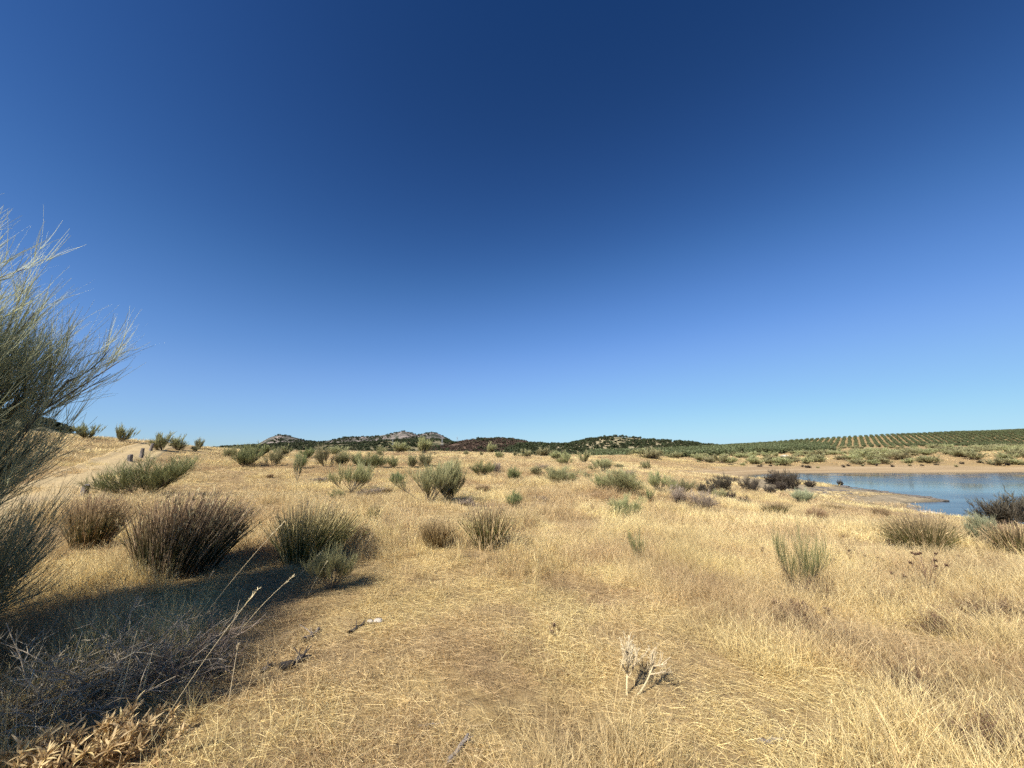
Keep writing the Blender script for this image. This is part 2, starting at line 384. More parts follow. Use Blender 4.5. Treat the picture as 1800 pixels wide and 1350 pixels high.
# ground
def ground_mat():
    m, nt, out = nodes('dry_ground')
    P_ = world_pos(nt)
    at_ = nt.nodes.new('ShaderNodeAttribute'); at_.attribute_name = 'col'
    sep = nt.nodes.new('ShaderNodeSeparateColor'); nt.links.new(at_.outputs['Color'], sep.inputs[0])
    fine = noise(nt, 9, 8, .7, P_); mid = noise(nt, 1.1, 6, .65, P_); big = noise(nt, .06, 5, .6, P_)
    straw = mixc(nt, maprange(nt, fine, .35, .65, 0, 1), (.24, .16, .068), (.46, .33, .145))
    soil = mixc(nt, maprange(nt, fine, .3, .7, 0, 1), (.20, .137, .073), (.36, .26, .14))
    g = mixc(nt, maprange(nt, mid, .38, .66, 0, 1), straw, soil)
    g = mixc(nt, mth(nt, 'MULTIPLY', maprange(nt, big, .52, .66, 0, 1), .6), g, (.36, .25, .13))
    mud = mixc(nt, maprange(nt, mid, .3, .7, 0, 1), (.21, .165, .10), (.40, .32, .20))
    mud = mixc(nt, maprange(nt, noise(nt, 3.0, 6, .7, P_), .55, .68, 0, 1), mud, (.10, .09, .065))
    # the far bank: pale silt with level lines left by the falling water
    sx = nt.nodes.new('ShaderNodeSeparateXYZ'); nt.links.new(P_, sx.inputs[0])
    zz = nt.nodes.new('ShaderNodeCombineXYZ'); nt.links.new(mth(nt, 'MULTIPLY', sx.outputs[2], 5.0), zz.inputs[2])
    nt.links.new(mth(nt, 'MULTIPLY', sx.outputs[0], .02), zz.inputs[0])
    bank = mixc(nt, maprange(nt, noise(nt, 1.3, 5, .65, zz.outputs[0]), .36, .64, 0, 1), (.29, .20, .105), (.45, .335, .19))
    c = mixc(nt, sep.outputs[1], g, mud)
    c = mixc(nt, sep.outputs[2], c, bank)
    wet = maprange(nt, sx.outputs[2], WL + .02, WL + .16, 1, 0)
    c = mixc(nt, mth(nt, 'MULTIPLY', wet, .65), c, (.075, .065, .045))
    b = nt.nodes.new('ShaderNodeBump'); b.inputs['Strength'].default_value = .7; b.inputs['Distance'].default_value = .04
    nt.links.new(noise(nt, 14, 8, .7, P_), b.inputs['Height'])
    d = nt.nodes.new('ShaderNodeBsdfPrincipled'); d.inputs['Roughness'].default_value = .95; d.inputs['Specular IOR Level'].default_value = .1
    nt.links.new(c, d.inputs['Base Color']); nt.links.new(b.outputs[0], d.inputs['Normal']); nt.links.new(d.outputs[0], out.inputs[0])
    return m
M['ground'] = ground_mat()

def path_mat():
    m, nt, out = nodes('path_dirt')
    P_ = world_pos(nt)
    f = noise(nt, 5, 8, .7, P_); g = noise(nt, .7, 4, .6, P_)
    c = mixc(nt, maprange(nt, f, .3, .7, 0, 1), (.40, .295, .15), (.54, .41, .215))
    c = mixc(nt, maprange(nt, g, .5, .7, 0, .6), c, (.34, .25, .15))
    b = nt.nodes.new('ShaderNodeBump'); b.inputs['Strength'].default_value = .6; b.inputs['Distance'].default_value = .04; nt.links.new(f, b.inputs['Height'])
    d = nt.nodes.new('ShaderNodeBsdfPrincipled'); d.inputs['Roughness'].default_value = .95; d.inputs['Specular IOR Level'].default_value = .1
    nt.links.new(c, d.inputs['Base Color']); nt.links.new(b.outputs[0], d.inputs['Normal']); nt.links.new(d.outputs[0], out.inputs[0])
    return m
M['path'] = path_mat()

def water_mat():
    m, nt, out = nodes('lake_water')
    P_ = world_pos(nt)
    mp = nt.nodes.new('ShaderNodeMapping'); mp.inputs['Scale'].default_value = (1, 1.6, 1); nt.links.new(P_, mp.inputs['Vector'])
    h = mth(nt, 'ADD', noise(nt, 2.2, 3, .5, mp.outputs[0]), mth(nt, 'MULTIPLY', noise(nt, .25, 2, .5, mp.outputs[0]), 2.0))
    b = nt.nodes.new('ShaderNodeBump'); b.inputs['Strength'].default_value = .05; b.inputs['Distance'].default_value = .05; nt.links.new(h, b.inputs['Height'])
    d = nt.nodes.new('ShaderNodeBsdfPrincipled'); d.inputs['Base Color'].default_value = (.05, .055, .05, 1)
    d.inputs['Roughness'].default_value = .13; d.inputs['IOR'].default_value = 1.33; d.inputs['Specular Tint'].default_value = (1, .84, .70, 1); d.inputs['Specular IOR Level'].default_value = .5
    nt.links.new(maprange(nt, noise(nt, .045, 4, .6, mp.outputs[0], .6), .42, .6, .09, .2), d.inputs['Roughness'])   # wind patches
    nt.links.new(b.outputs[0], d.inputs['Normal']); nt.links.new(d.outputs[0], out.inputs[0])
    return m
M['water'] = water_mat()

def hill_mat(name, rock_a, rock_b, veg, lo, hi, scale):
    m, nt, out = nodes(name)
    P_ = world_pos(nt)
    f = noise(nt, scale * 5, 8, .7, P_); v = noise(nt, scale, 6, .65, P_)
    c = mixc(nt, maprange(nt, f, .35, .65, 0, 1), rock_a, rock_b)
    c = mixc(nt, maprange(nt, v, lo, hi, 0, 1), c, veg)
    b = nt.nodes.new('ShaderNodeBump'); b.inputs['Strength'].default_value = .8; b.inputs['Distance'].default_value = 2.0; nt.links.new(f, b.inputs['Height'])
    d = nt.nodes.new('ShaderNodeBsdfPrincipled'); d.inputs['Roughness'].default_value = .95; d.inputs['Specular IOR Level'].default_value = .1
    nt.links.new(c, d.inputs['Base Color']); nt.links.new(b.outputs[0], d.inputs['Normal']); nt.links.new(d.outputs[0], out.inputs[0])
    return m

# ------------------------------------------------------------------ ground sheet, path, water
az = np.radians(np.r_[np.arange(-180, -66, 6.0), np.arange(-66, 66, .3), np.arange(66, 180, 6.0)])
rr = np.r_[0.3, np.geomspace(.7, 700, 560), np.geomspace(760, 12000, 36)]
AZ, RR = np.meshgrid(az, rr); gx, gy = (RR * np.sin(AZ)).ravel(), (RR * np.cos(AZ)).ravel()
gz = H(gx, gy)
na, nr = len(az), len(rr)
i = np.arange(nr - 1)[:, None] * na; j = np.arange(na)[None]; j2 = (j + 1) % na
F = np.stack([i + j, i + j2, i + na + j2, i + na + j], -1).reshape(-1, 4)
def zones(x, y, z):
    """share of mud (near shore) and of bare bank (far shore)"""
    far = smooth(58, 70, y + .25 * (x - 30) * 0)
    nz = fbm(x / 5, y / 5, 31, 4); nz2 = fbm(x / 14, y / 6, 37, 4)
    near_lake = smooth(12, 20, x) * smooth(16, 24, y) * (1 - smooth(300, 400, x))
    mud = (1 - smooth(WL + .45, WL + 1.15, z + .35 * nz)) * near_lake * (1 - far)
    bank = (1 - smooth(WL + .85, WL + 1.25, z + .3 * nz2)) * far * smooth(20, 34, x) * (1 - smooth(118, 126, y))
    return mud, bank
mud, bank = zones(gx, gy, gz)
gcol = np.stack([np.ones_like(mud), mud, bank], -1)
cap = len(gx); Vg = np.c_[gx, gy, gz]
ground = ob('ground', make_mesh('ground', Vg, [F, np.arange(na)[None, ::-1]], M['ground'], gcol, True)); kind(ground, 'structure')

# dirt path up the slope
def resample(p, step):
    seg = np.linalg.norm(np.diff(p, axis=0), axis=1); s = np.r_[0, np.cumsum(seg)]
    t = np.arange(0, s[-1], step); q = np.c_[np.interp(t, s, p[:, 0]), np.interp(t, s, p[:, 1])]
    for _ in range(12): q[1:-1] = .25 * q[:-2] + .5 * q[1:-1] + .25 * q[2:]
    return q
pc = resample(PATH, .5); tn = unit(np.gradient(pc, axis=0)); nn = np.c_[tn[:, 1], -tn[:, 0]]
wid = np.linspace(-1, 1, 17); half = 1.35 + .25 * fbm(np.arange(len(pc)) / 6.0, np.zeros(len(pc)), 9, 3)
px_ = pc[:, None, 0] + nn[:, None, 0] * wid[None] * half[:, None]; py_ = pc[:, None, 1] + nn[:, None, 1] * wid[None] * half[:, None]
prof = .05 - .05 * np.exp(-((np.abs(wid) - .52) / .16) ** 2) - .14 * smooth(.85, 1, np.abs(wid))
pz_ = H(px_.ravel(), py_.ravel()).reshape(px_.shape) + prof[None] + .015 * fbm(px_ / .4, py_ / .4, 77, 3)
nw = len(wid); i = (np.arange(len(pc) - 1) * nw)[:, None]; j = np.arange(nw - 1)[None]
F = np.stack([i + j, i + j + 1, i + nw + j + 1, i + nw + j], -1).reshape(-1, 4)
kind(ob('dirt_path', make_mesh('dirt_path', np.stack([px_, py_, pz_], -1).reshape(-1, 3), F, M['path'], None, True)), 'structure')

# water
wx, wy = np.meshgrid(np.linspace(18, 420, 80), np.linspace(18, 124, 60))
nx = 80; i = (np.arange(59) * nx)[:, None]; j = np.arange(79)[None]
F = np.stack([i + j, i + j + 1, i + nx + j + 1, i + nx + j], -1).reshape(-1, 4)
kind(ob('water', make_mesh('water', np.c_[wx.ravel(), wy.ravel(), np.full(wx.size, WL)], F, M['water'], None, True)), 'structure')

# ------------------------------------------------------------------ far hills
def hill(name, prof, D, depth, mat, rough, base=-9, seed=0, crag=0):
    prof = np.array(prof, float)
    px = np.arange(prof[0, 0], prof[-1, 0], 1.5)
    top = np.interp(px, prof[:, 0], prof[:, 1])
    for _ in range(3): top[1:-1] = .25 * top[:-2] + .5 * top[1:-1] + .25 * top[2:]
    s = np.linspace(-1, 1, 40)
    a = np.array([ray(p, 785)[0] for p in px]); b = np.array([ray(p, t)[1] for p, t in zip(px, top)])
    Y = D * (1 + depth * s)[None, :] + np.zeros((len(px), 1))
    X = a[:, None] * Y
    zt = EYE + b * D
    shape = np.cos(s * math.pi / 2) ** 1.15
    Z = base + (zt[:, None] - base) * shape[None]
    n_ = fbm(X / rough, Y / rough, seed, 5)
    if crag: n_ = n_ * .5 + crag * (1 - np.abs(fbm(X / (rough * .6), Y / (rough * .6), seed + 5, 5)) * 2)* .5 - crag * .35
    Z = Z + (zt[:, None] - base) * n_ * .16 * (1 - .55 * np.exp(-(s / .12) ** 2))[None] * (1 - s * s)[None]
    Vh = np.stack([X, Y, Z], -1); ns = len(s); i = (np.arange(len(px) - 1) * ns)[:, None]; j = np.arange(ns - 1)[None]
    F = np.stack([i + j, i + ns + j, i + ns + j + 1, i + j + 1], -1).reshape(-1, 4)
    o = ob(name, make_mesh(name, Vh.reshape(-1, 3), F, mat, None, not crag)); kind(o, 'structure')
    return Vh
m_rock = hill_mat('mountain_rock', (.15, .125, .11), (.31, .26, .225), (.05, .055, .038), .44, .54, .014)
m_wood = hill_mat('wooded_slope', (.17, .14, .08), (.30, .25, .15), (.06, .062, .032), .44, .58, .02)
m_burn = hill_mat('burnt_slope', (.12, .075, .055), (.20, .13, .09), (.06, .045, .03), .45, .6, .03)
m_bald = hill_mat('scrub_slope', (.26, .215, .125), (.42, .35, .21), (.09, .09, .045), .5, .62, .025)
mtn = hill('rocky_mountain', [(436, 792), (452, 781), (470, 770), (488, 763.5), (500, 765), (520, 770), (540, 775.5), (556, 777.5), (575, 774), (600, 769), (625, 767.5), (650, 767.5), (680, 764), (695, 760), (707, 757.5), (720, 760), (733, 764), (745, 761), (756, 759), (768, 761), (780, 767), (795, 776), (815, 789)], 2300, .16, m_rock, 260, -20, 3, .9)
low = hill('wooded_foothill', [(330, 792), (400, 786), (450, 783), (500, 781), (560, 782), (600, 781), (640, 779), (690, 775), (740, 773), (780, 775), (820, 784), (850, 790)], 1250, .2, m_wood, 200, -12, 8)
burn = hill('burnt_hill', [(740, 790), (780, 784), (815, 777), (845, 773), (875, 771.5), (900, 774), (925, 779), (950, 785), (990, 791)], 900, .2, m_burn, 120, -10, 15)
ridge = hill('wooded_ridge', [(880, 789), (915, 782), (940, 781), (960, 782), (985, 783), (1000, 783), (1015, 784), (1040, 787)], 820, .12, m_wood, 90, -10, 18)
knoll = hill('scrub_hill', [(950, 791), (985, 784), (1010, 779.5), (1040, 774), (1065, 770.5), (1090, 769), (1110, 769.5), (1140, 772), (1180, 776), (1220, 780.5), (1260, 784.5), (1330, 790), (1380, 795)], 720, .22, m_bald, 110, -10, 22)
left = hill('left_hill', [(-420, 700), (-250, 708), (-120, 715), (-20, 724), (30, 730), (70, 741), (110, 757), (150, 778), (190, 792)], 150, .3, m_bald, 40, -4, 27)

# ------------------------------------------------------------------ plant prototypes
TWIG = {}
def broom_geo(n0=16, n1=10, n2=7, n3=5, spread=.55, open_=.95, width=.0085, stem_r=.014, twig=(.16, .30), up=.5, bare=.25):
    """returns twig and stem geometry of a broom bush of about unit radius and unit height"""
    az_ = rng.uniform(0, 2 * math.pi, n0); el = rng.uniform(.15, open_, n0) ** .8
    d = np.c_[np.cos(az_) * np.sin(el * 1.35), np.sin(az_) * np.sin(el * 1.35), np.cos(el * 1.25) + .12]
    p0 = np.c_[rng.normal(0, .06, (n0, 2)), np.full(n0, -.03)]
    st = arcs(p0, unit(d), rng.uniform(.6, .98, n0), np.tile([0, 0, .35], (n0, 1)) + .2 * rng.normal(size=(n0, 3)), 5)
    b1 = grow(st, n1, bare, 1, (.22, .48), spread, up * .6, .25, 4)
    b2 = grow(b1, n2, .2, 1, (.14, .3), spread, up, .25, 3)
    tw = grow(b2, n3, .1, 1, twig, spread * .55, up * 1.3, .2, 3)
    g = Geo(); g.strips(tw, width, .35); g.strips(b2, width, .6)
    s = Geo(); s.tubes(st, stem_r, .45, 4); s.tubes(b1, stem_r * .4, .5, 3)
    r, h = g.extent(); k = (1 / r, 1 / r, 1 / h)
    return g, s, k
def proto_broom(name, mat, bark, **kw):
    g, s, k = broom_geo(**kw)
    return [('foliage', g.finish(name + '_foliage', mat, True, k)), ('stems', s.finish(name + '_stems', bark, True, k))]
def proto_rush(name, mat, n=900, width=.018, lean=(0, 0), foot=.34, drop=.25, tilt=.75):
    a = rng.uniform(0, 2 * math.pi, n); r = np.sqrt(rng.random(n)) * foot
    p0 = np.c_[np.cos(a) * r, np.sin(a) * r, np.full(n, -.02)]
    o = (r / foot) * rng.uniform(.35, 1.0, n)
    d = unit(np.c_[np.cos(a) * o * tilt + lean[0] + rng.normal(0, .1, n), np.sin(a) * o * tilt + lean[1] + rng.normal(0, .1, n), np.ones(n)])
    L = rng.uniform(.55, 1.1, n) * (1 - .15 * o)
    st = arcs(p0, d, L, np.c_[d[:, 0] * drop * 1.5, d[:, 1] * drop * 1.5, -drop * o * 1.2], 4)
    g = Geo(); g.strips(st, width, .35)
    k_, h_ = g.extent(); k = (1 / k_, 1 / k_, 1 / h_)
    sel = rng.random(n) < .16; tips = st[sel][:, -1] * .97 + st[sel][:, -2] * .03; ns_ = len(tips)
    hd = grow(st[sel], 3, .82, .98, (.03, .07), .8, .1, 0, 2)
    sg = Geo(); sg.strips(hd, width * 1.3, .5)
    me = g.finish(name + '_stalks', mat, True, k)
    V = np.concatenate(sg.V) * np.array(k); Cc = np.concatenate(sg.C).astype(np.float32); Cc[:, 0] = np.clip(V[:, 2], 0, 1)
    me2 = make_mesh(name + '_heads', V, [np.concatenate(f) for f in sg.F.values()], mat, Cc)
    return [('stalks', me), ('seed_heads', me2)]

PRO = {}
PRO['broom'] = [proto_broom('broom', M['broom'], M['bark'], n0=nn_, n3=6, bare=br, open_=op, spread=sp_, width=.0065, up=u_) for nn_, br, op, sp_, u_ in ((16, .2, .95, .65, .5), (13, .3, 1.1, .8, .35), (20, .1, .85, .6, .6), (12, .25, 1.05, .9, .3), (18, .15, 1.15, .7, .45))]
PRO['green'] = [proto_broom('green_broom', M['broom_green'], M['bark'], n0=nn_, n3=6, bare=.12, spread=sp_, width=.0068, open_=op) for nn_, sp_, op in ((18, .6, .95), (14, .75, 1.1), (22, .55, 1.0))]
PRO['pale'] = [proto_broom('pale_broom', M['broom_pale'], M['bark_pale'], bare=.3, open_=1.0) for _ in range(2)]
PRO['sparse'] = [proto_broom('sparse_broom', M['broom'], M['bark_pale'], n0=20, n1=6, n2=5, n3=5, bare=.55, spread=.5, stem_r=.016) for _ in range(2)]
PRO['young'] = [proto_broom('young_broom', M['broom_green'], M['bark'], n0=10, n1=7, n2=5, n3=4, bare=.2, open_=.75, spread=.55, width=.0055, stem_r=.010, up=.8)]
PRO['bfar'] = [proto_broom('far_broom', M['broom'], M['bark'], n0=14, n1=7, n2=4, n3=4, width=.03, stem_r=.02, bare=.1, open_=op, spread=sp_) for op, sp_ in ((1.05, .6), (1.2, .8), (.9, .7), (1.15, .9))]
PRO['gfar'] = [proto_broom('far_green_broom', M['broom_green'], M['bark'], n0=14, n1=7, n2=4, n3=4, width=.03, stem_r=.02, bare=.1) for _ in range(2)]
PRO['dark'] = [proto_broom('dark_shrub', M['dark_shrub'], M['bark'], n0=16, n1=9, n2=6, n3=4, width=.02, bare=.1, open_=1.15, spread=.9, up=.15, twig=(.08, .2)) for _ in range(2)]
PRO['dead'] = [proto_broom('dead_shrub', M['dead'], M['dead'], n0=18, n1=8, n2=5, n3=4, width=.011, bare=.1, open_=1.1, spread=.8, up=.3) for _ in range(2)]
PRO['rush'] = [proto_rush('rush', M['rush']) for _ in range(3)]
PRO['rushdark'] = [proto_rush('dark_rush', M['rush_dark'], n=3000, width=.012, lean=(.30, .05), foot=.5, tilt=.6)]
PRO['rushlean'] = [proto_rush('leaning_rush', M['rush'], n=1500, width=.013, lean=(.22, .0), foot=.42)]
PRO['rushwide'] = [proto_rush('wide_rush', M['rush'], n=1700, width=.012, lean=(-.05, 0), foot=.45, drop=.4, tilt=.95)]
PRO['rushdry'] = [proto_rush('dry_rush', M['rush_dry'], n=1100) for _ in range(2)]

NAME = {'broom': 'broom_shrub', 'green': 'broom_shrub', 'pale': 'broom_shrub', 'sparse': 'broom_shrub', 'young': 'broom_shrub', 'bfar': 'broom_shrub', 'gfar': 'broom_shrub',
        'dark': 'dark_shrub', 'dead': 'dead_shrub', 'rush': 'rush_tussock', 'rushdark': 'rush_tussock', 'rushlean': 'rush_tussock', 'rushwide': 'rush_tussock', 'rushdry': 'dry_tussock'}
CAT = {'broom_shrub': 'shrub', 'dark_shrub': 'shrub', 'dead_shrub': 'dead shrub', 'rush_tussock': 'tussock', 'dry_tussock': 'tussock'}
OCC = []                                   # where plants stand: (x, y, radius)
def plant(k, pos, w, h, label, group=None, rz=None, dy=1.0, idx=None):
    parts = PRO[k][random.randrange(len(PRO[k])) if idx is None else idx]
    root = ob(NAME[k], None, None, pos); root.empty_display_size = .2
    root.rotation_euler = (random.gauss(0, .07), random.gauss(0, .07), random.uniform(0, 6.28) if rz is None else rz)
    root.scale = (w / 2, w / 2 * dy, h)
    for pn, me in parts:
        q = ob(pn, me, root)
        if pn == 'seed_heads': kind(q, 'stuff')
    tag(root, label, CAT[NAME[k]], group); OCC.append((pos[0], pos[1], w / 2))
    return root
def plant_px(k, px, py, w, h, label, group=None, **kw):
    """foot of the plant at a ground point; w, h in photograph pixels"""
    p, s = hit(px, py)
    if k.startswith('rush'): h *= .8
    return plant(k, p, w * s * 1.08 / math.sqrt(1 + ((px - 900) / FPX) ** 2), h * s * 1.03, label, group, **kw)

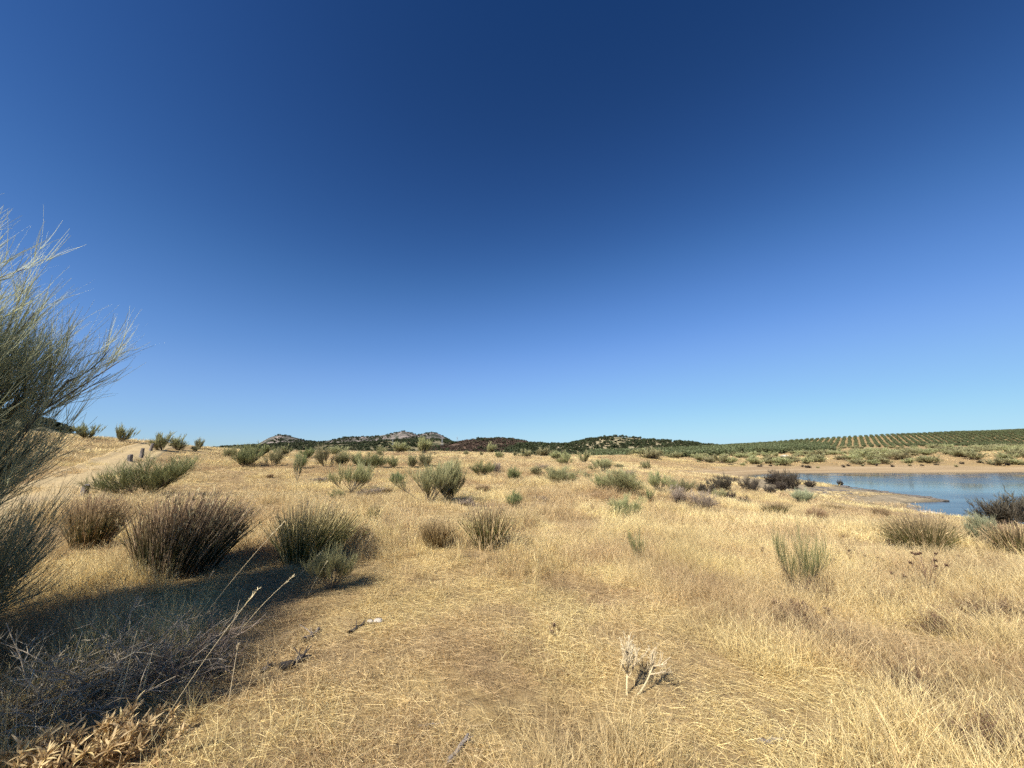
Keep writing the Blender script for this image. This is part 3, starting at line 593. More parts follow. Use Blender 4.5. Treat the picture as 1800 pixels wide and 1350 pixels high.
# ------------------------------------------------------------------ meadow plants
G_CL = 'brooms clustered left of the meadow centre'
G_CR = 'brooms along the meadow crest'
G_SH = 'dark shrubs by the near shore'
PLANTS = [
 # near tussocks
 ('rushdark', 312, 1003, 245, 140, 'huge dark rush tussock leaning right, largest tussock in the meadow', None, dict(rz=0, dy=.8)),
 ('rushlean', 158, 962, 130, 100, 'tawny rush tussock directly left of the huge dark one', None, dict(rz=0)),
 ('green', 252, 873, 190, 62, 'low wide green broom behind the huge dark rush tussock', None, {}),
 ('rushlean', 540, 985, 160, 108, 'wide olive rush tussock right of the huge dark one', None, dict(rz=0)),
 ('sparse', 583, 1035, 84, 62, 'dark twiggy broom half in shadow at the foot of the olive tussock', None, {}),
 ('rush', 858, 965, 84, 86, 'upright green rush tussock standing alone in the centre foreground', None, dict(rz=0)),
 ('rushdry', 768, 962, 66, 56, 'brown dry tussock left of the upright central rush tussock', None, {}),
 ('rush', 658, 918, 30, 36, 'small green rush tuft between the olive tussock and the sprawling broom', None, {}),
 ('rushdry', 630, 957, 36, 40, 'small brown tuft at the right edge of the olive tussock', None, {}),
 ('young', 1122, 987, 30, 50, 'tiny green broom sprig in open grass right of the central tussock', None, {}),
 ('young', 1410, 1040, 92, 96, 'young thin-stemmed green broom in the right foreground', None, {}),
 ('rushwide', 1624, 972, 140, 82, 'broad grey-green rush tussock in front of the bay, right foreground', None, dict(rz=0)),
 ('pale', 1735, 958, 66, 46, 'pale green feathery bush between the two right-hand tussocks', None, {}),
 ('rush', 1788, 974, 100, 60, 'olive rush tussock cut by the right edge of the picture', None, {}),
 ('dark', 1775, 932, 128, 54, 'large dark spreading shrub against the water at the right edge', None, {}),
 ('dark', 1835, 925, 110, 60, 'dark shrub running out of the picture behind the right-hand tussock', None, {}),
 ('rush', 1366, 907, 56, 28, 'low olive tussock halfway between dead grey shrubs and the bay', None, {}),
 ('broom', 1100, 909, 66, 30, 'low round broom in grass below the pair of grey dead shrubs', None, {}),
 ('green', 902, 894, 30, 26, 'small dark green broom just beyond the upright central tussock', None, {}),
 ('dead', 1193, 888, 50, 30, 'grey dead shrub, left one of the touching pair', None, {}),
 ('dead', 1236, 899, 56, 32, 'grey dead shrub, right one of the touching pair', None, {}),
 ('young', 1141, 881, 22, 22, 'little green broom left of the pair of grey dead shrubs', None, {}),
 ('pale', 1412, 888, 62, 24, 'pale green bush at the edge of the grey mud flat', None, {}),
 ('rushdry', 1436, 922, 40, 34, 'brown dry tuft in grass above the broad right tussock', None, {}),
 ('rushdry', 1548, 908, 40, 18, 'low brown tuft near the tip of the bay', None, {}),
 ('rushdry', 1465, 898, 50, 14, 'flat dark tuft on the edge of the mud flat', None, {}),
 # dark shrubs toward the inlet
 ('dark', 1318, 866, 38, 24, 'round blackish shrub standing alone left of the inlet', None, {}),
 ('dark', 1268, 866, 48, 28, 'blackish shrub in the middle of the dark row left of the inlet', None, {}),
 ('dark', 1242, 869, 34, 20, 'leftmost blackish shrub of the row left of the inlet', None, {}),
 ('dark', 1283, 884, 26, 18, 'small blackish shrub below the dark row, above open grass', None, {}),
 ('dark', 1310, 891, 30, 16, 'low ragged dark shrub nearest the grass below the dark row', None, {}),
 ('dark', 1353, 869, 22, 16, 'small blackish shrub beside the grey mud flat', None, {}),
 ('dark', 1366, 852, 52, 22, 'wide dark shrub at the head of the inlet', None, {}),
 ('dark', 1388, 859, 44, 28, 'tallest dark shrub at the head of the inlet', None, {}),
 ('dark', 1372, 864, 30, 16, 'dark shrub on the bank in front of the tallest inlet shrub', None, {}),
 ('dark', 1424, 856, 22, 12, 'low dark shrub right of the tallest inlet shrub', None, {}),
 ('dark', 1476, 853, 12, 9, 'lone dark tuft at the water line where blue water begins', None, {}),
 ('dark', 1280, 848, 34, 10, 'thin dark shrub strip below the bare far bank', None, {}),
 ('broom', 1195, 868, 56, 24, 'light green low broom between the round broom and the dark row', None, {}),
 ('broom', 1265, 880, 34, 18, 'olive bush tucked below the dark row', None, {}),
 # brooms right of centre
 ('broom', 1094, 868, 92, 40, 'broad bushy broom right of the centre, largest there', None, {}),
 ('broom', 1058, 862, 40, 24, 'pale broom touching the left side of the broad bushy broom', None, {}),
 ('sparse', 1160, 866, 50, 34, 'domed broom with bare brown foot right of the broad bushy one', None, {}),
 ('broom', 984, 851, 70, 28, 'low oval broom left of the broad bushy one', None, {}),
 ('green', 903, 846, 27, 22, 'small round dark broom left of the low oval broom', None, {}),
 ('green', 848, 837, 40, 24, 'dark green broom behind the right end of the sprawling broom', None, {}),
 ('dead', 872, 832, 22, 18, 'thin brown dead bush right of the dark green broom', None, {}),
 ('sparse', 1058, 832, 46, 24, 'open twiggy broom above the broad bushy one', None, {}),
 ('bfar', 940, 835, 24, 14, 'faint small broom above the low oval broom', None, {}),
 ('rushdry', 850, 864, 30, 14, 'faint olive tuft right of the sprawling broom', None, {}),
 ('bfar', 1030, 843, 20, 12, 'small olive bush right of the low oval broom', None, {}),
 # centre
 ('sparse', 752, 884, 108, 62, 'sprawling grey-green broom with bare stems in the meadow centre', None, {}),
 ('broom', 788, 880, 66, 64, 'dense upright broom grown into the right side of the sprawling one', None, {}),
 ('sparse', 616, 867, 80, 52, 'open leggy broom with many bare stems left of the sprawling one', None, {}),
 ('green', 592, 880, 26, 18, 'small green cushion broom at the foot of the open leggy one', None, {}),
 ('green', 700, 850, 26, 18, 'small green broom left of the sprawling broom top', None, {}),
 # left cluster
 ('green', 428, 821, 56, 34, 'bright green broom at the front left of the left cluster', G_CL, {}),
 ('broom', 402, 806, 26, 20, 'small broom at the far left end of the left cluster', G_CL, {}),
 ('broom', 478, 820, 42, 30, 'fan-shaped broom second from left in the front of the left cluster', G_CL, {}),
 ('sparse', 522, 846, 18, 44, 'tall narrow nearly leafless broom in front of the left cluster', None, {}),
 ('green', 528, 824, 36, 26, 'round broom behind the tall narrow leafless one', G_CL, {}),
 ('broom', 570, 821, 42, 36, 'tall broom at the right end of the left cluster', G_CL, {}),
 ('broom', 602, 820, 32, 26, 'loose broom just right of the left cluster', G_CL, {}),
 ('green', 655, 823, 58, 24, 'wide dark green broom row left of the sprawling broom top', G_CL, {}),
 ('broom', 630, 819, 30, 22, 'pale broom at the left end of the wide dark green row', G_CL, {}),
 ('broom', 690, 823, 22, 20, 'narrow broom at the right end of the wide dark green row', G_CL, {}),
 ('broom', 724, 823, 26, 22, 'broom peeping over the left of the sprawling broom', G_CL, {}),
 ('broom', 748, 821, 30, 24, 'broom peeping over the middle of the sprawling broom', G_CL, {}),
 ('gfar', 450, 803, 60, 22, 'broad broom at the back left of the left cluster', G_CL, {}),
 ('gfar', 498, 803, 46, 18, 'flat broom at the back middle of the left cluster', G_CL, {}),
 ('gfar', 540, 806, 36, 18, 'broom at the back right of the left cluster', G_CL, {}),
 ('bfar', 590, 801, 34, 16, 'broom behind the tall one at the right end of the left cluster', G_CL, {}),
 ('bfar', 790, 826, 24, 14, 'small broom behind the dense upright one', None, {}),
 # crest
 ('bfar', 212, 777, 46, 28, 'lone bush on the skyline left of the dirt path crest', G_CR, {}),
 ('bfar', 150, 772, 60, 26, 'dark bush on the left bank of the path behind the tall broom', G_CR, {}),
 ('bfar', 283, 792, 44, 30, 'big bush at the right of the path crest, left half', G_CR, {}),
 ('bfar', 312, 791, 36, 24, 'big bush at the right of the path crest, right half', G_CR, {}),
 ('bfar', 348, 789, 20, 18, 'small round bush on the skyline right of the path crest', G_CR, {}),
 ('bfar', 343, 793, 18, 10, 'tiny bush below the small round skyline bush', None, {}),
 ('bfar', 418, 788, 30, 14, 'sparse bush on the skyline left of the rocky mountain', G_CR, {}),
 ('bfar', 590, 794, 54, 14, 'wide bush on the crest below the first mountain saddle', G_CR, {}),
 ('bfar', 668, 797, 26, 12, 'small bush on the crest below the mountain middle', G_CR, {}),
 ('bfar', 700, 796, 38, 18, 'tree-like bush on the crest below the highest peak', G_CR, {}),
 ('bfar', 745, 797, 32, 26, 'tallest tree-like bush on the crest, below the second peak', G_CR, {}),
 ('bfar', 667, 801, 14, 10, 'tiny bush on pale grass left of the tallest crest bush', None, {}),
 ('bfar', 860, 797, 22, 18, 'round bush on the crest below the burnt hill', G_CR, {}),
 ('bfar', 878, 805, 18, 12, 'small bush right of the round crest bush', None, {}),
 ('bfar', 845, 801, 10, 7, 'tiny bush left of the round crest bush', None, {}),
 ('bfar', 820, 800, 11, 7, 'tiny bush alone on pale crest grass', None, {}),
 ('bfar', 905, 803, 14, 9, 'little bush on the crest between round bush and ridge clump', None, {}),
 ('bfar', 925, 805, 30, 15, 'olive clump on the crest at the foot of the burnt hill', G_CR, {}),
 ('bfar', 955, 803, 34, 16, 'wide clump on the crest at the right end of the burnt hill', G_CR, {}),
 ('bfar', 978, 808, 26, 15, 'bush on the crest left of the fan-shaped crest bush', G_CR, {}),
 ('bfar', 994, 817, 30, 22, 'fan-shaped bush on the falling crest', G_CR, {}),
 ('bfar', 1028, 814, 28, 20, 'round bush on the falling crest, next to the olive grove', G_CR, {}),
 ('bfar', 1060, 822, 40, 14, 'low spread bush at the end of the falling crest', G_CR, {}),
 ('bfar', 1135, 826, 22, 16, 'lone bush in the dip before the olive grove', None, {}),
 ('bfar', 1090, 824, 20, 8, 'flat bush in the dip left of the lone dip bush', None, {}),
 ('dead', 1105, 838, 46, 10, 'grey dry brush strip in the dip above the broad bushy broom', None, {}),
 ('dead', 955, 826, 24, 9, 'grey dry brush above the low oval broom', None, {}),
 ('rushdry', 475, 840, 16, 8, 'small brown tuft below the front of the left cluster', None, {}),
 ('rushdry', 680, 866, 22, 10, 'brown tuft between the two open brooms', None, {}),
 ('dead', 650, 872, 56, 12, 'low grey brush lying right of the open leggy broom', None, {}),
 ('dead', 565, 848, 44, 8, 'flat grey brush right of the tall narrow leafless broom', None, {}),
 ('dead', 820, 889, 40, 10, 'low grey brush lying at the right foot of the sprawling broom', None, {}),
 ('rush', 1185, 862, 16, 14, 'small olive tuft right of the domed broom', None, {}),
 ('dead', 950, 881, 40, 8, 'flat patch of grey brush in open grass right of the central tussock', None, {}),
]
for k_, px, py, w_, h_, lab, grp, kw in PLANTS:
    plant_px(k_, px, py, w_, h_, lab, grp, **kw)

# brooms and scrub on the slope across the water
DEN = []
def px_of(x, y, z):
    d = y * cp + (z - EYE) * sp; v = (-(y) * sp + (z - EYE) * cp) / d
    return 900 + FPX * x / d, 675 - FPX * v, d
def groveB(x, y): return (x / y > .2) & (x / y < .83 - smooth(150, 260, y) * .02) & (y > 140 + 25 * smooth(.25, .6, x / y) + 22 * smooth(.45, .8, x / y)) & (y < 320)
def groveA(x, y): return (x / y > .42) & (x / y < 1.75) & (y > 276 + 8 * np.sin(x / 40)) & (y < 400) & ~groveB(x, y)
cnt = 0
LAB_F = 'grey-green broom shrub in the thicket between the bare far bank and the olive rows'
while cnt < 290:
    y = random.uniform(94, 245); x = y * random.uniform(.32, 1.42)
    if groveB(np.float64(x), np.float64(y)): continue
    if vnoise(x / 14, y / 9, 61) < .22 + .30 * (x / y < .6): continue
    if y > 225 and random.random() < .5: continue
    if zones(np.array([x]), np.array([y]), H([x], [y]))[1][0] > .15: continue
    z = float(H([x], [y])[0]); w_ = random.uniform(3.0, 6.4)
    plant('bfar', (x, y, z - .05), w_, w_ * random.uniform(.30, .44), LAB_F, 'shrubs on the slope across the water'); cnt += 1
ORD = ['first', 'second', 'third', 'fourth', 'fifth', 'sixth', 'seventh', 'eighth', 'ninth', 'tenth', 'eleventh', 'twelfth', 'thirteenth', 'fourteenth', 'fifteenth', 'sixteenth', 'seventeenth', 'eighteenth', 'nineteenth', 'twentieth'] + ['twenty-' + w for w in ('first', 'second', 'third', 'fourth', 'fifth', 'sixth')]
for k in range(26):                              # dwarf tufts on the rim of the far bank
    y = random.uniform(93, 99); x = y * (.45 + .95 * (k + random.random()) / 26); z = float(H([x], [y])[0])
    plant('dark' if k % 3 else 'bfar', (x, y, z - .03), random.uniform(.8, 1.8), random.uniform(.4, .8), ORD[k] + ' tiny bush from the left on the upper rim of the bare far bank', 'tiny bushes on the rim of the far bank')

# ------------------------------------------------------------------ olive groves
def tree_mesh(name, leaf, n=260, rx=1.0, h=2.2, trunk=.5, leafsz=.2):
    g = Geo()
    lob = rng.normal(0, .45, (9, 3)) * [rx, rx, .5] + [0, 0, trunk + (h - trunk) * .52]
    c = lob[rng.integers(0, 9, n)] + unit(rng.normal(size=(n, 3))) * (rng.random((n, 1)) ** .4) * [.55 * rx, .55 * rx, .45 * (h - trunk)]
    c[:, 2] = np.clip(c[:, 2], trunk * .7, None)
    g.quads(c, rng.uniform(.6, 1.3, n) * leafsz, .7)
    st = arcs(np.zeros((4, 3)) + [0, 0, -.15], unit(np.c_[rng.normal(0, .35, (4, 2)), np.ones(4)]), np.full(4, h * .55), np.zeros((4, 3)), 4)
    nf = n; g.tubes(st, .09, .4, 4)
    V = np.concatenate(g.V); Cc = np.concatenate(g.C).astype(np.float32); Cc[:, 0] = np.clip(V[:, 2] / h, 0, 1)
    Fs = [np.concatenate(f) for f in g.F.values()]
    return make_mesh(name, V, Fs, None, Cc, False, [leaf, M['bark']], np.r_[np.zeros(n, int), np.ones(sum(len(f) for f in Fs) - n, int)])
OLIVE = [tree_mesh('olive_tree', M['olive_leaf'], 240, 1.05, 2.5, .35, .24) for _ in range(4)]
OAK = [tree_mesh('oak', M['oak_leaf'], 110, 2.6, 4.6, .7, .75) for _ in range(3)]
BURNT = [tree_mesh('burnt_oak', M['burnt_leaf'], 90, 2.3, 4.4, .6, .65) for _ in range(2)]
def hidden(meshes, nm):
    c = bpy.data.collections.new(nm)
    for k, me in enumerate(meshes):
        o = bpy.data.objects.new('%s_%02d' % (nm, k), me); c.objects.link(o)
    return c

def scatter(name, pts, rot, scl, coll, nproto, label=None, cat=None):
    """one object that carries copies of small plants on its points"""
    pts = np.asarray(pts, np.float32); n_ = len(pts)
    me = bpy.data.meshes.new(name); me.vertices.add(n_); me.vertices.foreach_set('co', pts.ravel())
    a = me.attributes.new('rot', 'FLOAT_VECTOR', 'POINT'); a.data.foreach_set('vector', np.asarray(rot, np.float32).ravel())
    a = me.attributes.new('scl', 'FLOAT_VECTOR', 'POINT'); a.data.foreach_set('vector', np.asarray(scl, np.float32).ravel())
    a = me.attributes.new('pick', 'INT', 'POINT'); a.data.foreach_set('value', rng.integers(0, nproto, n_).astype(np.int32))
    o = ob(name, me); kind(o, 'stuff')
    ng = bpy.data.node_groups.new(name, 'GeometryNodeTree')
    ng.interface.new_socket('Geometry', in_out='INPUT', socket_type='NodeSocketGeometry'); ng.interface.new_socket('Geometry', in_out='OUTPUT', socket_type='NodeSocketGeometry')
    gi, go = ng.nodes.new('NodeGroupInput'), ng.nodes.new('NodeGroupOutput')
    ci = ng.nodes.new('GeometryNodeCollectionInfo'); ci.inputs['Collection'].default_value = coll; ci.inputs['Separate Children'].default_value = True; ci.inputs['Reset Children'].default_value = True
    ip = ng.nodes.new('GeometryNodeInstanceOnPoints'); ip.inputs['Pick Instance'].default_value = True
    def na_(nm, ty):
        q = ng.nodes.new('GeometryNodeInputNamedAttribute'); q.data_type = ty; q.inputs['Name'].default_value = nm; return q.outputs['Attribute']
    L = ng.links
    L.new(gi.outputs[0], ip.inputs['Points']); L.new(ci.outputs[0], ip.inputs['Instance'])
    L.new(na_('pick', 'INT'), ip.inputs['Instance Index']); L.new(na_('rot', 'FLOAT_VECTOR'), ip.inputs['Rotation']); L.new(na_('scl', 'FLOAT_VECTOR'), ip.inputs['Scale'])
    L.new(ip.outputs[0], go.inputs[0])
    md = o.modifiers.new('scatter', 'NODES'); md.node_group = ng
    if label: o['label'] = label
    return o

d_row = np.array([math.sin(math.radians(41.5)), math.cos(math.radians(41.5))]); d_perp = np.array([d_row[1], -d_row[0]])
def grove(test, row, step, xr, seed):
    r_ = np.random.default_rng(seed)
    ii = np.arange(-140, 200); jj = np.arange(0, 330)
    I, J = np.meshgrid(ii, jj); x = I * row * d_perp[0] + J * step * d_row[0]; y = I * row * d_perp[1] + J * step * d_row[1]
    x = (x + r_.normal(0, .25, x.shape)).ravel(); y = (y + r_.normal(0, .25, y.shape)).ravel()
    ok = test(x, np.maximum(y, 1)) & (y > 100) & (r_.random(len(x)) > .03)
    x, y = x[ok], y[ok]
    return x, y, H(x, y)
ax, ay, azz = grove(groveA, 4.1, 2.1, None, 5)
bx_, by_, bzz = grove(groveB, 4.6, 3.0, None, 6)
ox, oy, oz = np.r_[ax, bx_], np.r_[ay, by_], np.r_[azz, bzz]
osc = np.r_[rng.uniform(.66, .82, len(ax)), rng.uniform(1.0, 1.35, len(bx_))]
inview = (ox / oy < 1.36)
order = np.argsort(np.where(inview, oy, 1e6))
for q in order[:300]:
    o = ob('olive_tree', OLIVE[random.randrange(4)], None, (ox[q], oy[q], oz[q] - .05))
    o.rotation_euler = (0, 0, random.uniform(0, 6.28)); o.scale = (osc[q],) * 3
    tag(o, 'small bright green olive tree in the lowest rows of the grove beyond the inlet', 'olive tree', 'olive trees in the lowest rows')
rest = order[300:]
n_ = len(rest)
scatter('olive_grove', np.c_[ox, oy, oz - .05][rest], np.c_[np.zeros((n_, 2)), rng.uniform(0, 6.28, n_)], np.repeat(osc[rest][:, None], 3, 1), hidden(OLIVE, 'olive_source'), 4)

# ------------------------------------------------------------------ woods on the far hills
def wood(name, grid, n_, coll, k, lo, s0, s1, seed, smax=0.15, keep=None):
    r_ = np.random.default_rng(seed)
    a, b = grid.shape[:2]
    u = r_.random(n_ * 3) * (a - 1.001); v = (r_.random(n_ * 3) * (1 + smax) / 2) * (b - 1.001)
    i, j = u.astype(int), v.astype(int); fu, fv = (u - i)[:, None], (v - j)[:, None]
    p = (grid[i, j] * (1 - fu) + grid[i + 1, j] * fu) * (1 - fv) + (grid[i, j + 1] * (1 - fu) + grid[i + 1, j + 1] * fu) * fv
    D_ = np.median(grid[..., 1])
    m_ = vnoise(p[:, 0] / (D_ * .03), p[:, 1] / (D_ * .05), seed) > lo
    if keep is not None: m_ &= keep(p, r_)
    p = p[m_][:n_]
    s = r_.uniform(s0, s1, len(p))
    scatter(name, p - [0, 0, .2], np.c_[np.zeros((len(p), 2)), r_.uniform(0, 6.28, len(p))], np.c_[s * r_.uniform(.7, 1.5, len(p)), s * r_.uniform(.7, 1.5, len(p)), s * r_.uniform(.6, 1.25, len(p))], coll, k)
c_oak, c_burnt = hidden(OAK, 'oak_source'), hidden(BURNT, 'burnt_source')
def bald(p, r_):
    q = p[:, 0] / p[:, 1]
    return r_.random(len(p)) > .78 * smooth(.2, .30, q) * (1 - smooth(.42, .5, q)) * smooth(15, 24, p[:, 2])
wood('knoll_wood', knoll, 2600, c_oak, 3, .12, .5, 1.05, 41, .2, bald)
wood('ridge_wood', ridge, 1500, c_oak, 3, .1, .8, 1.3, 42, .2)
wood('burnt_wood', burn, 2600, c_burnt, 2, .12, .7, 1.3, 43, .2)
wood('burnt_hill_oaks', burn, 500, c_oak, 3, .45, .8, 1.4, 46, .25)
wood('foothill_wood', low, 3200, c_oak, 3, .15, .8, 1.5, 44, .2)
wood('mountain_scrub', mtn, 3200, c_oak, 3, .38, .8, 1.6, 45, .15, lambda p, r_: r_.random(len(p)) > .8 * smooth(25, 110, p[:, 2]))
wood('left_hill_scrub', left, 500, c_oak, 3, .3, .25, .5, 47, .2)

# ------------------------------------------------------------------ shore rocks and mud
def rock_mesh(name, mat, seed, flat=.6):
    r_ = np.random.default_rng(seed)
    import bmesh
    bm = bmesh.new(); bmesh.ops.create_icosphere(bm, subdivisions=3, radius=1)
    for v in bm.verts:
        c = np.array(v.co); n1 = float(fbm(np.array([c[0] * 1.3 + seed]), np.array([c[1] * 1.3 + c[2] * 1.7]), seed, 4)[0])
        k = 1 + .38 * n1; v.co = Vector(c * k)
        if abs(v.co.x) > .72: v.co.x *= .9
        v.co.z = v.co.z * flat
    me = bpy.data.meshes.new(name); bm.to_mesh(me); bm.free(); me.materials.append(mat)
    return me
ROCK = [rock_mesh('shore_rock', M['rock_dark'], s) for s in range(4)]
PALE = [rock_mesh('pale_rock', M['rock_pale'], s + 20) for s in range(3)]
edge = [(1484, 854), (1493, 856), (1502, 857), (1512, 858.5), (1522, 860), (1532, 861), (1543, 863), (1556, 864.5), (1566, 866), (1577, 867.5), (1588, 869), (1598, 870), (1609, 871.5), (1619, 873), (1630, 874), (1640, 876), (1650, 877.5), (1658, 879)]
for q, (px, py) in enumerate(edge):
    p, s = hit(px, py + 1.5); w_ = random.uniform(7, 13) * s
    o = ob('shore_rock', ROCK[q % 4], None, p + Vector((0, 0, .04))); o.scale = (w_ * .7, w_ * random.uniform(.4, .6), w_ * random.uniform(.22, .34)); o.rotation_euler = (0, 0, random.uniform(-.4, .4))
    tag(o, ORD[len(edge) - 1 - q] + ' dark rock from the spit tip in the row edging the spit', 'rock', 'dark rocks edging the spit')
for q, (px, py) in enumerate([(1430, 860), (1440, 862), (1447, 858), (1452, 866), (1463, 862), (1474, 866), (1484, 863), (1495, 868)]):
    p, s = hit(px, py); w_ = random.uniform(8, 15) * s
    o = ob('shore_rock', ROCK[q % 4], None, p); o.scale = (w_ * .7, w_ * .5, w_ * .22); o.rotation_euler = (0, 0, random.uniform(0, 3))
    tag(o, ORD[q] + ' low dark rock from the left in the scatter at the spit root', 'rock', 'low dark rocks at the root of the spit')
for q, (px, py, w_, lab) in enumerate([(1628, 901, 22, 'pale boulder at the near water line, left of two'), (1644, 903, 17, 'pale boulder at the near water line, right of two'), (1380, 803, 13, 'big pale boulder among shrubs on the slope across the water')]):
    p, s = hit(px, py); o = ob('boulder', PALE[q % 3], None, p); w_ *= s
    o.scale = (w_ * .5, w_ * .4, w_ * (.25 if q < 2 else .45)); tag(o, lab, 'boulder')

# ------------------------------------------------------------------ fence posts by the path, pylons
def post(px, py, h_px, w_px, label, tilt):
    p, s = hit(px, py); w_, h_ = w_px * s / 2, h_px * s
    import bmesh
    bm = bmesh.new(); bmesh.ops.create_cone(bm, cap_ends=True, segments=8, radius1=w_, radius2=w_ * .85, depth=h_ + .3)
    bmesh.ops.subdivide_edges(bm, edges=[e for e in bm.edges if abs(e.verts[0].co.z - e.verts[1].co.z) > .1], cuts=4)
    for v in bm.verts:
        v.co.x += random.uniform(-.12, .12) * w_; v.co.y += random.uniform(-.12, .12) * w_
        if v.co.z > h_ / 2: v.co.z += random.uniform(-.25, .25) * w_
        v.co.z += (h_ - .3) / 2
    me = bpy.data.meshes.new('fence_post'); bm.to_mesh(me); bm.free(); me.materials.append(M['post'])
    o = ob('fence_post', me, None, p); o.rotation_euler = tilt; tag(o, label, 'post', 'old posts along the path')
post(146, 874, 20, 11, 'stubby weathered post nearest the camera, left of the low green broom', (.05, .12, 0))
post(228, 812, 12, 8, 'short post just above the low green broom', (0, -.08, 0))
post(248, 805, 16, 6, 'upright dark post beside the path, second from the crest', (0, .02, 0))
post(264, 793, 13, 5, 'leaning post at the path crest beside the big bush', (0, .2, 0))

def pylon(px, py, h_px, Y, label):
    p = np.array(at(px, py, Y)); h_ = h_px * Y / FPX; b = h_ * .13
    root = ob('pylon', None, None, p); g = Geo()
    zs = np.linspace(0, 1, 7)
    for sx_ in (-1, 1):
        for sy in (-1, 1):
            leg = np.array([[[sx_ * b * (1 - .85 * t), sy * b * (1 - .85 * t), t * h_ * 1.0 - 1.5 * (t == 0)] for t in zs]]); g.tubes(leg, .16, .6, 3)
    for k in range(6):
        t0, t1 = zs[k], zs[k + 1]; w0, w1 = b * (1 - .85 * t0), b * (1 - .85 * t1)
        for s_ in (-1, 1):
            g.tubes(np.array([[[s_ * w0, -w0, t0 * h_], [-s_ * w1, -w1, t1 * h_]]]), .09, 1, 3); g.tubes(np.array([[[s_ * w0, w0, t0 * h_], [-s_ * w1, w1, t1 * h_]]]), .09, 1, 3)
    ob('tower', g.finish('tower', M['steel']), root)
    for t, w_ in ((.78, .17), (.9, .13)):
        g = Geo(); g.tubes(np.array([[[-h_ * w_, 0, t * h_], [0, 0, t * h_ + .5], [h_ * w_, 0, t * h_]]]), .16, 1, 3); ob('crossarm', g.finish('crossarm', M['steel']), root)
    tag(root, label, 'pylon', 'pylons far behind the meadow')
pylon(777, 783, 14, 860, 'tiny lattice pylon in front of the second mountain peak')
pylon(803.5, 779, 11, 1000, 'faint tiny lattice pylon against the sky right of the mountain')
pylon(690, 783, 11, 1100, 'tiny lattice pylon on the wooded foothill below the highest peak')

# ------------------------------------------------------------------ the tall broom at the left edge
def big_broom():
    base = np.array([-4.74, 2.52]); z0 = float(H([base[0]], [base[1]])[0])
    nu, nlow = 60, 9; n0 = nu + nlow
    az_ = np.r_[rng.normal(.4, 1.3, 34), rng.uniform(0, 2 * math.pi, nu - 34), rng.normal(.7, .8, nlow)]
    el = np.r_[rng.uniform(.85, 1.4, 34), rng.uniform(.9, 1.4, nu - 34), rng.uniform(.3, .7, nlow)]
    d = np.c_[np.cos(az_) * np.cos(el), np.sin(az_) * np.cos(el), np.sin(el)]
    L = 1 / np.sqrt((np.cos(el) / 1.25) ** 2 + (np.sin(el) / 3.6) ** 2) * rng.uniform(.82, 1.08, n0); L[nu:] *= .85
    st = arcs(np.c_[rng.normal(0, .2, (n0, 2)), np.full(n0, -.1)], unit(d), L, np.tile([.05, .05, .15], (n0, 1)) + .12 * rng.normal(size=(n0, 3)), 7)
    b1 = np.concatenate([grow(st[:nu], 11, .5, 1, (.3, .65), .8, .25, .3, 5, lean=(.1, .08, 0)), grow(st[nu:], 9, .4, 1, (.3, .6), .6, .15, .2, 5)])
    # a second clump of stems, out of view, added to shade the lower-left ground
    n2_ = 28; az2 = rng.uniform(0, 2 * math.pi, n2_); el2 = rng.uniform(.6, 1.4, n2_)
    d2 = np.c_[np.cos(az2) * np.cos(el2), np.sin(az2) * np.cos(el2), np.sin(el2)]
    st2 = arcs(np.c_[rng.normal(1.1, .3, n2_), rng.normal(-1.75, .3, n2_), np.full(n2_, -.1)], unit(d2), rng.uniform(1.5, 2.2, n2_), np.tile([0, 0, .1], (n2_, 1)) + .12 * rng.normal(size=(n2_, 3)), 7)
    b1 = np.concatenate([b1, grow(st2, 11, .2, 1, (.3, .55), .8, .1, .2, 5)]); st = np.concatenate([st, st2])
    b2 = grow(b1, 8, .12, 1, (.22, .46), .55, .35, .25, 4, lean=(.08, .06, 0))
    tw = grow(b2, 6, .1, 1, (.2, .42), .4, .45, .15, 4, lean=(.06, .05, 0))
    root = ob('broom_tree', None, None, (base[0], base[1], z0)); root.scale = (.75, .75, .89)
    g = Geo(); g.tubes(st, .026, .35, 6); g.tubes(b1, .010, .4, 4); ob('branches', g.finish('broom_branches', M['bark'], True, None, True), root)
    g = Geo(); g.strips(b2, .007, .6); g.strips(tw, .0052, .4); ob('twigs', g.finish('broom_twigs', M['broom_tall']), root)
    pods = grow(b2[rng.random(len(b2)) < .2], 3, .2, .9, (.012, .02), 1.5, -.3, 0, 2)
    cc = b1[rng.random(len(b1)) < .12]; pods2 = grow(cc, 22, .3, 1, (.02, .05), 1.2, -.4, 0, 2); pods2 = pods2 + rng.normal(0, .05, (len(pods2), 1, 3))
    g = Geo(); cpt = np.concatenate([pods[:, -1], pods2[:, -1]]); g.quads(cpt, rng.uniform(.007, .014, len(cpt)), .7); ob('pods', g.finish('broom_pods', M['pod']), root)
    tag(root, 'tall feathery grey-green broom with pale pods cut by the left edge', 'tree'); OCC.append((base[0], base[1], .5))
big_broom()

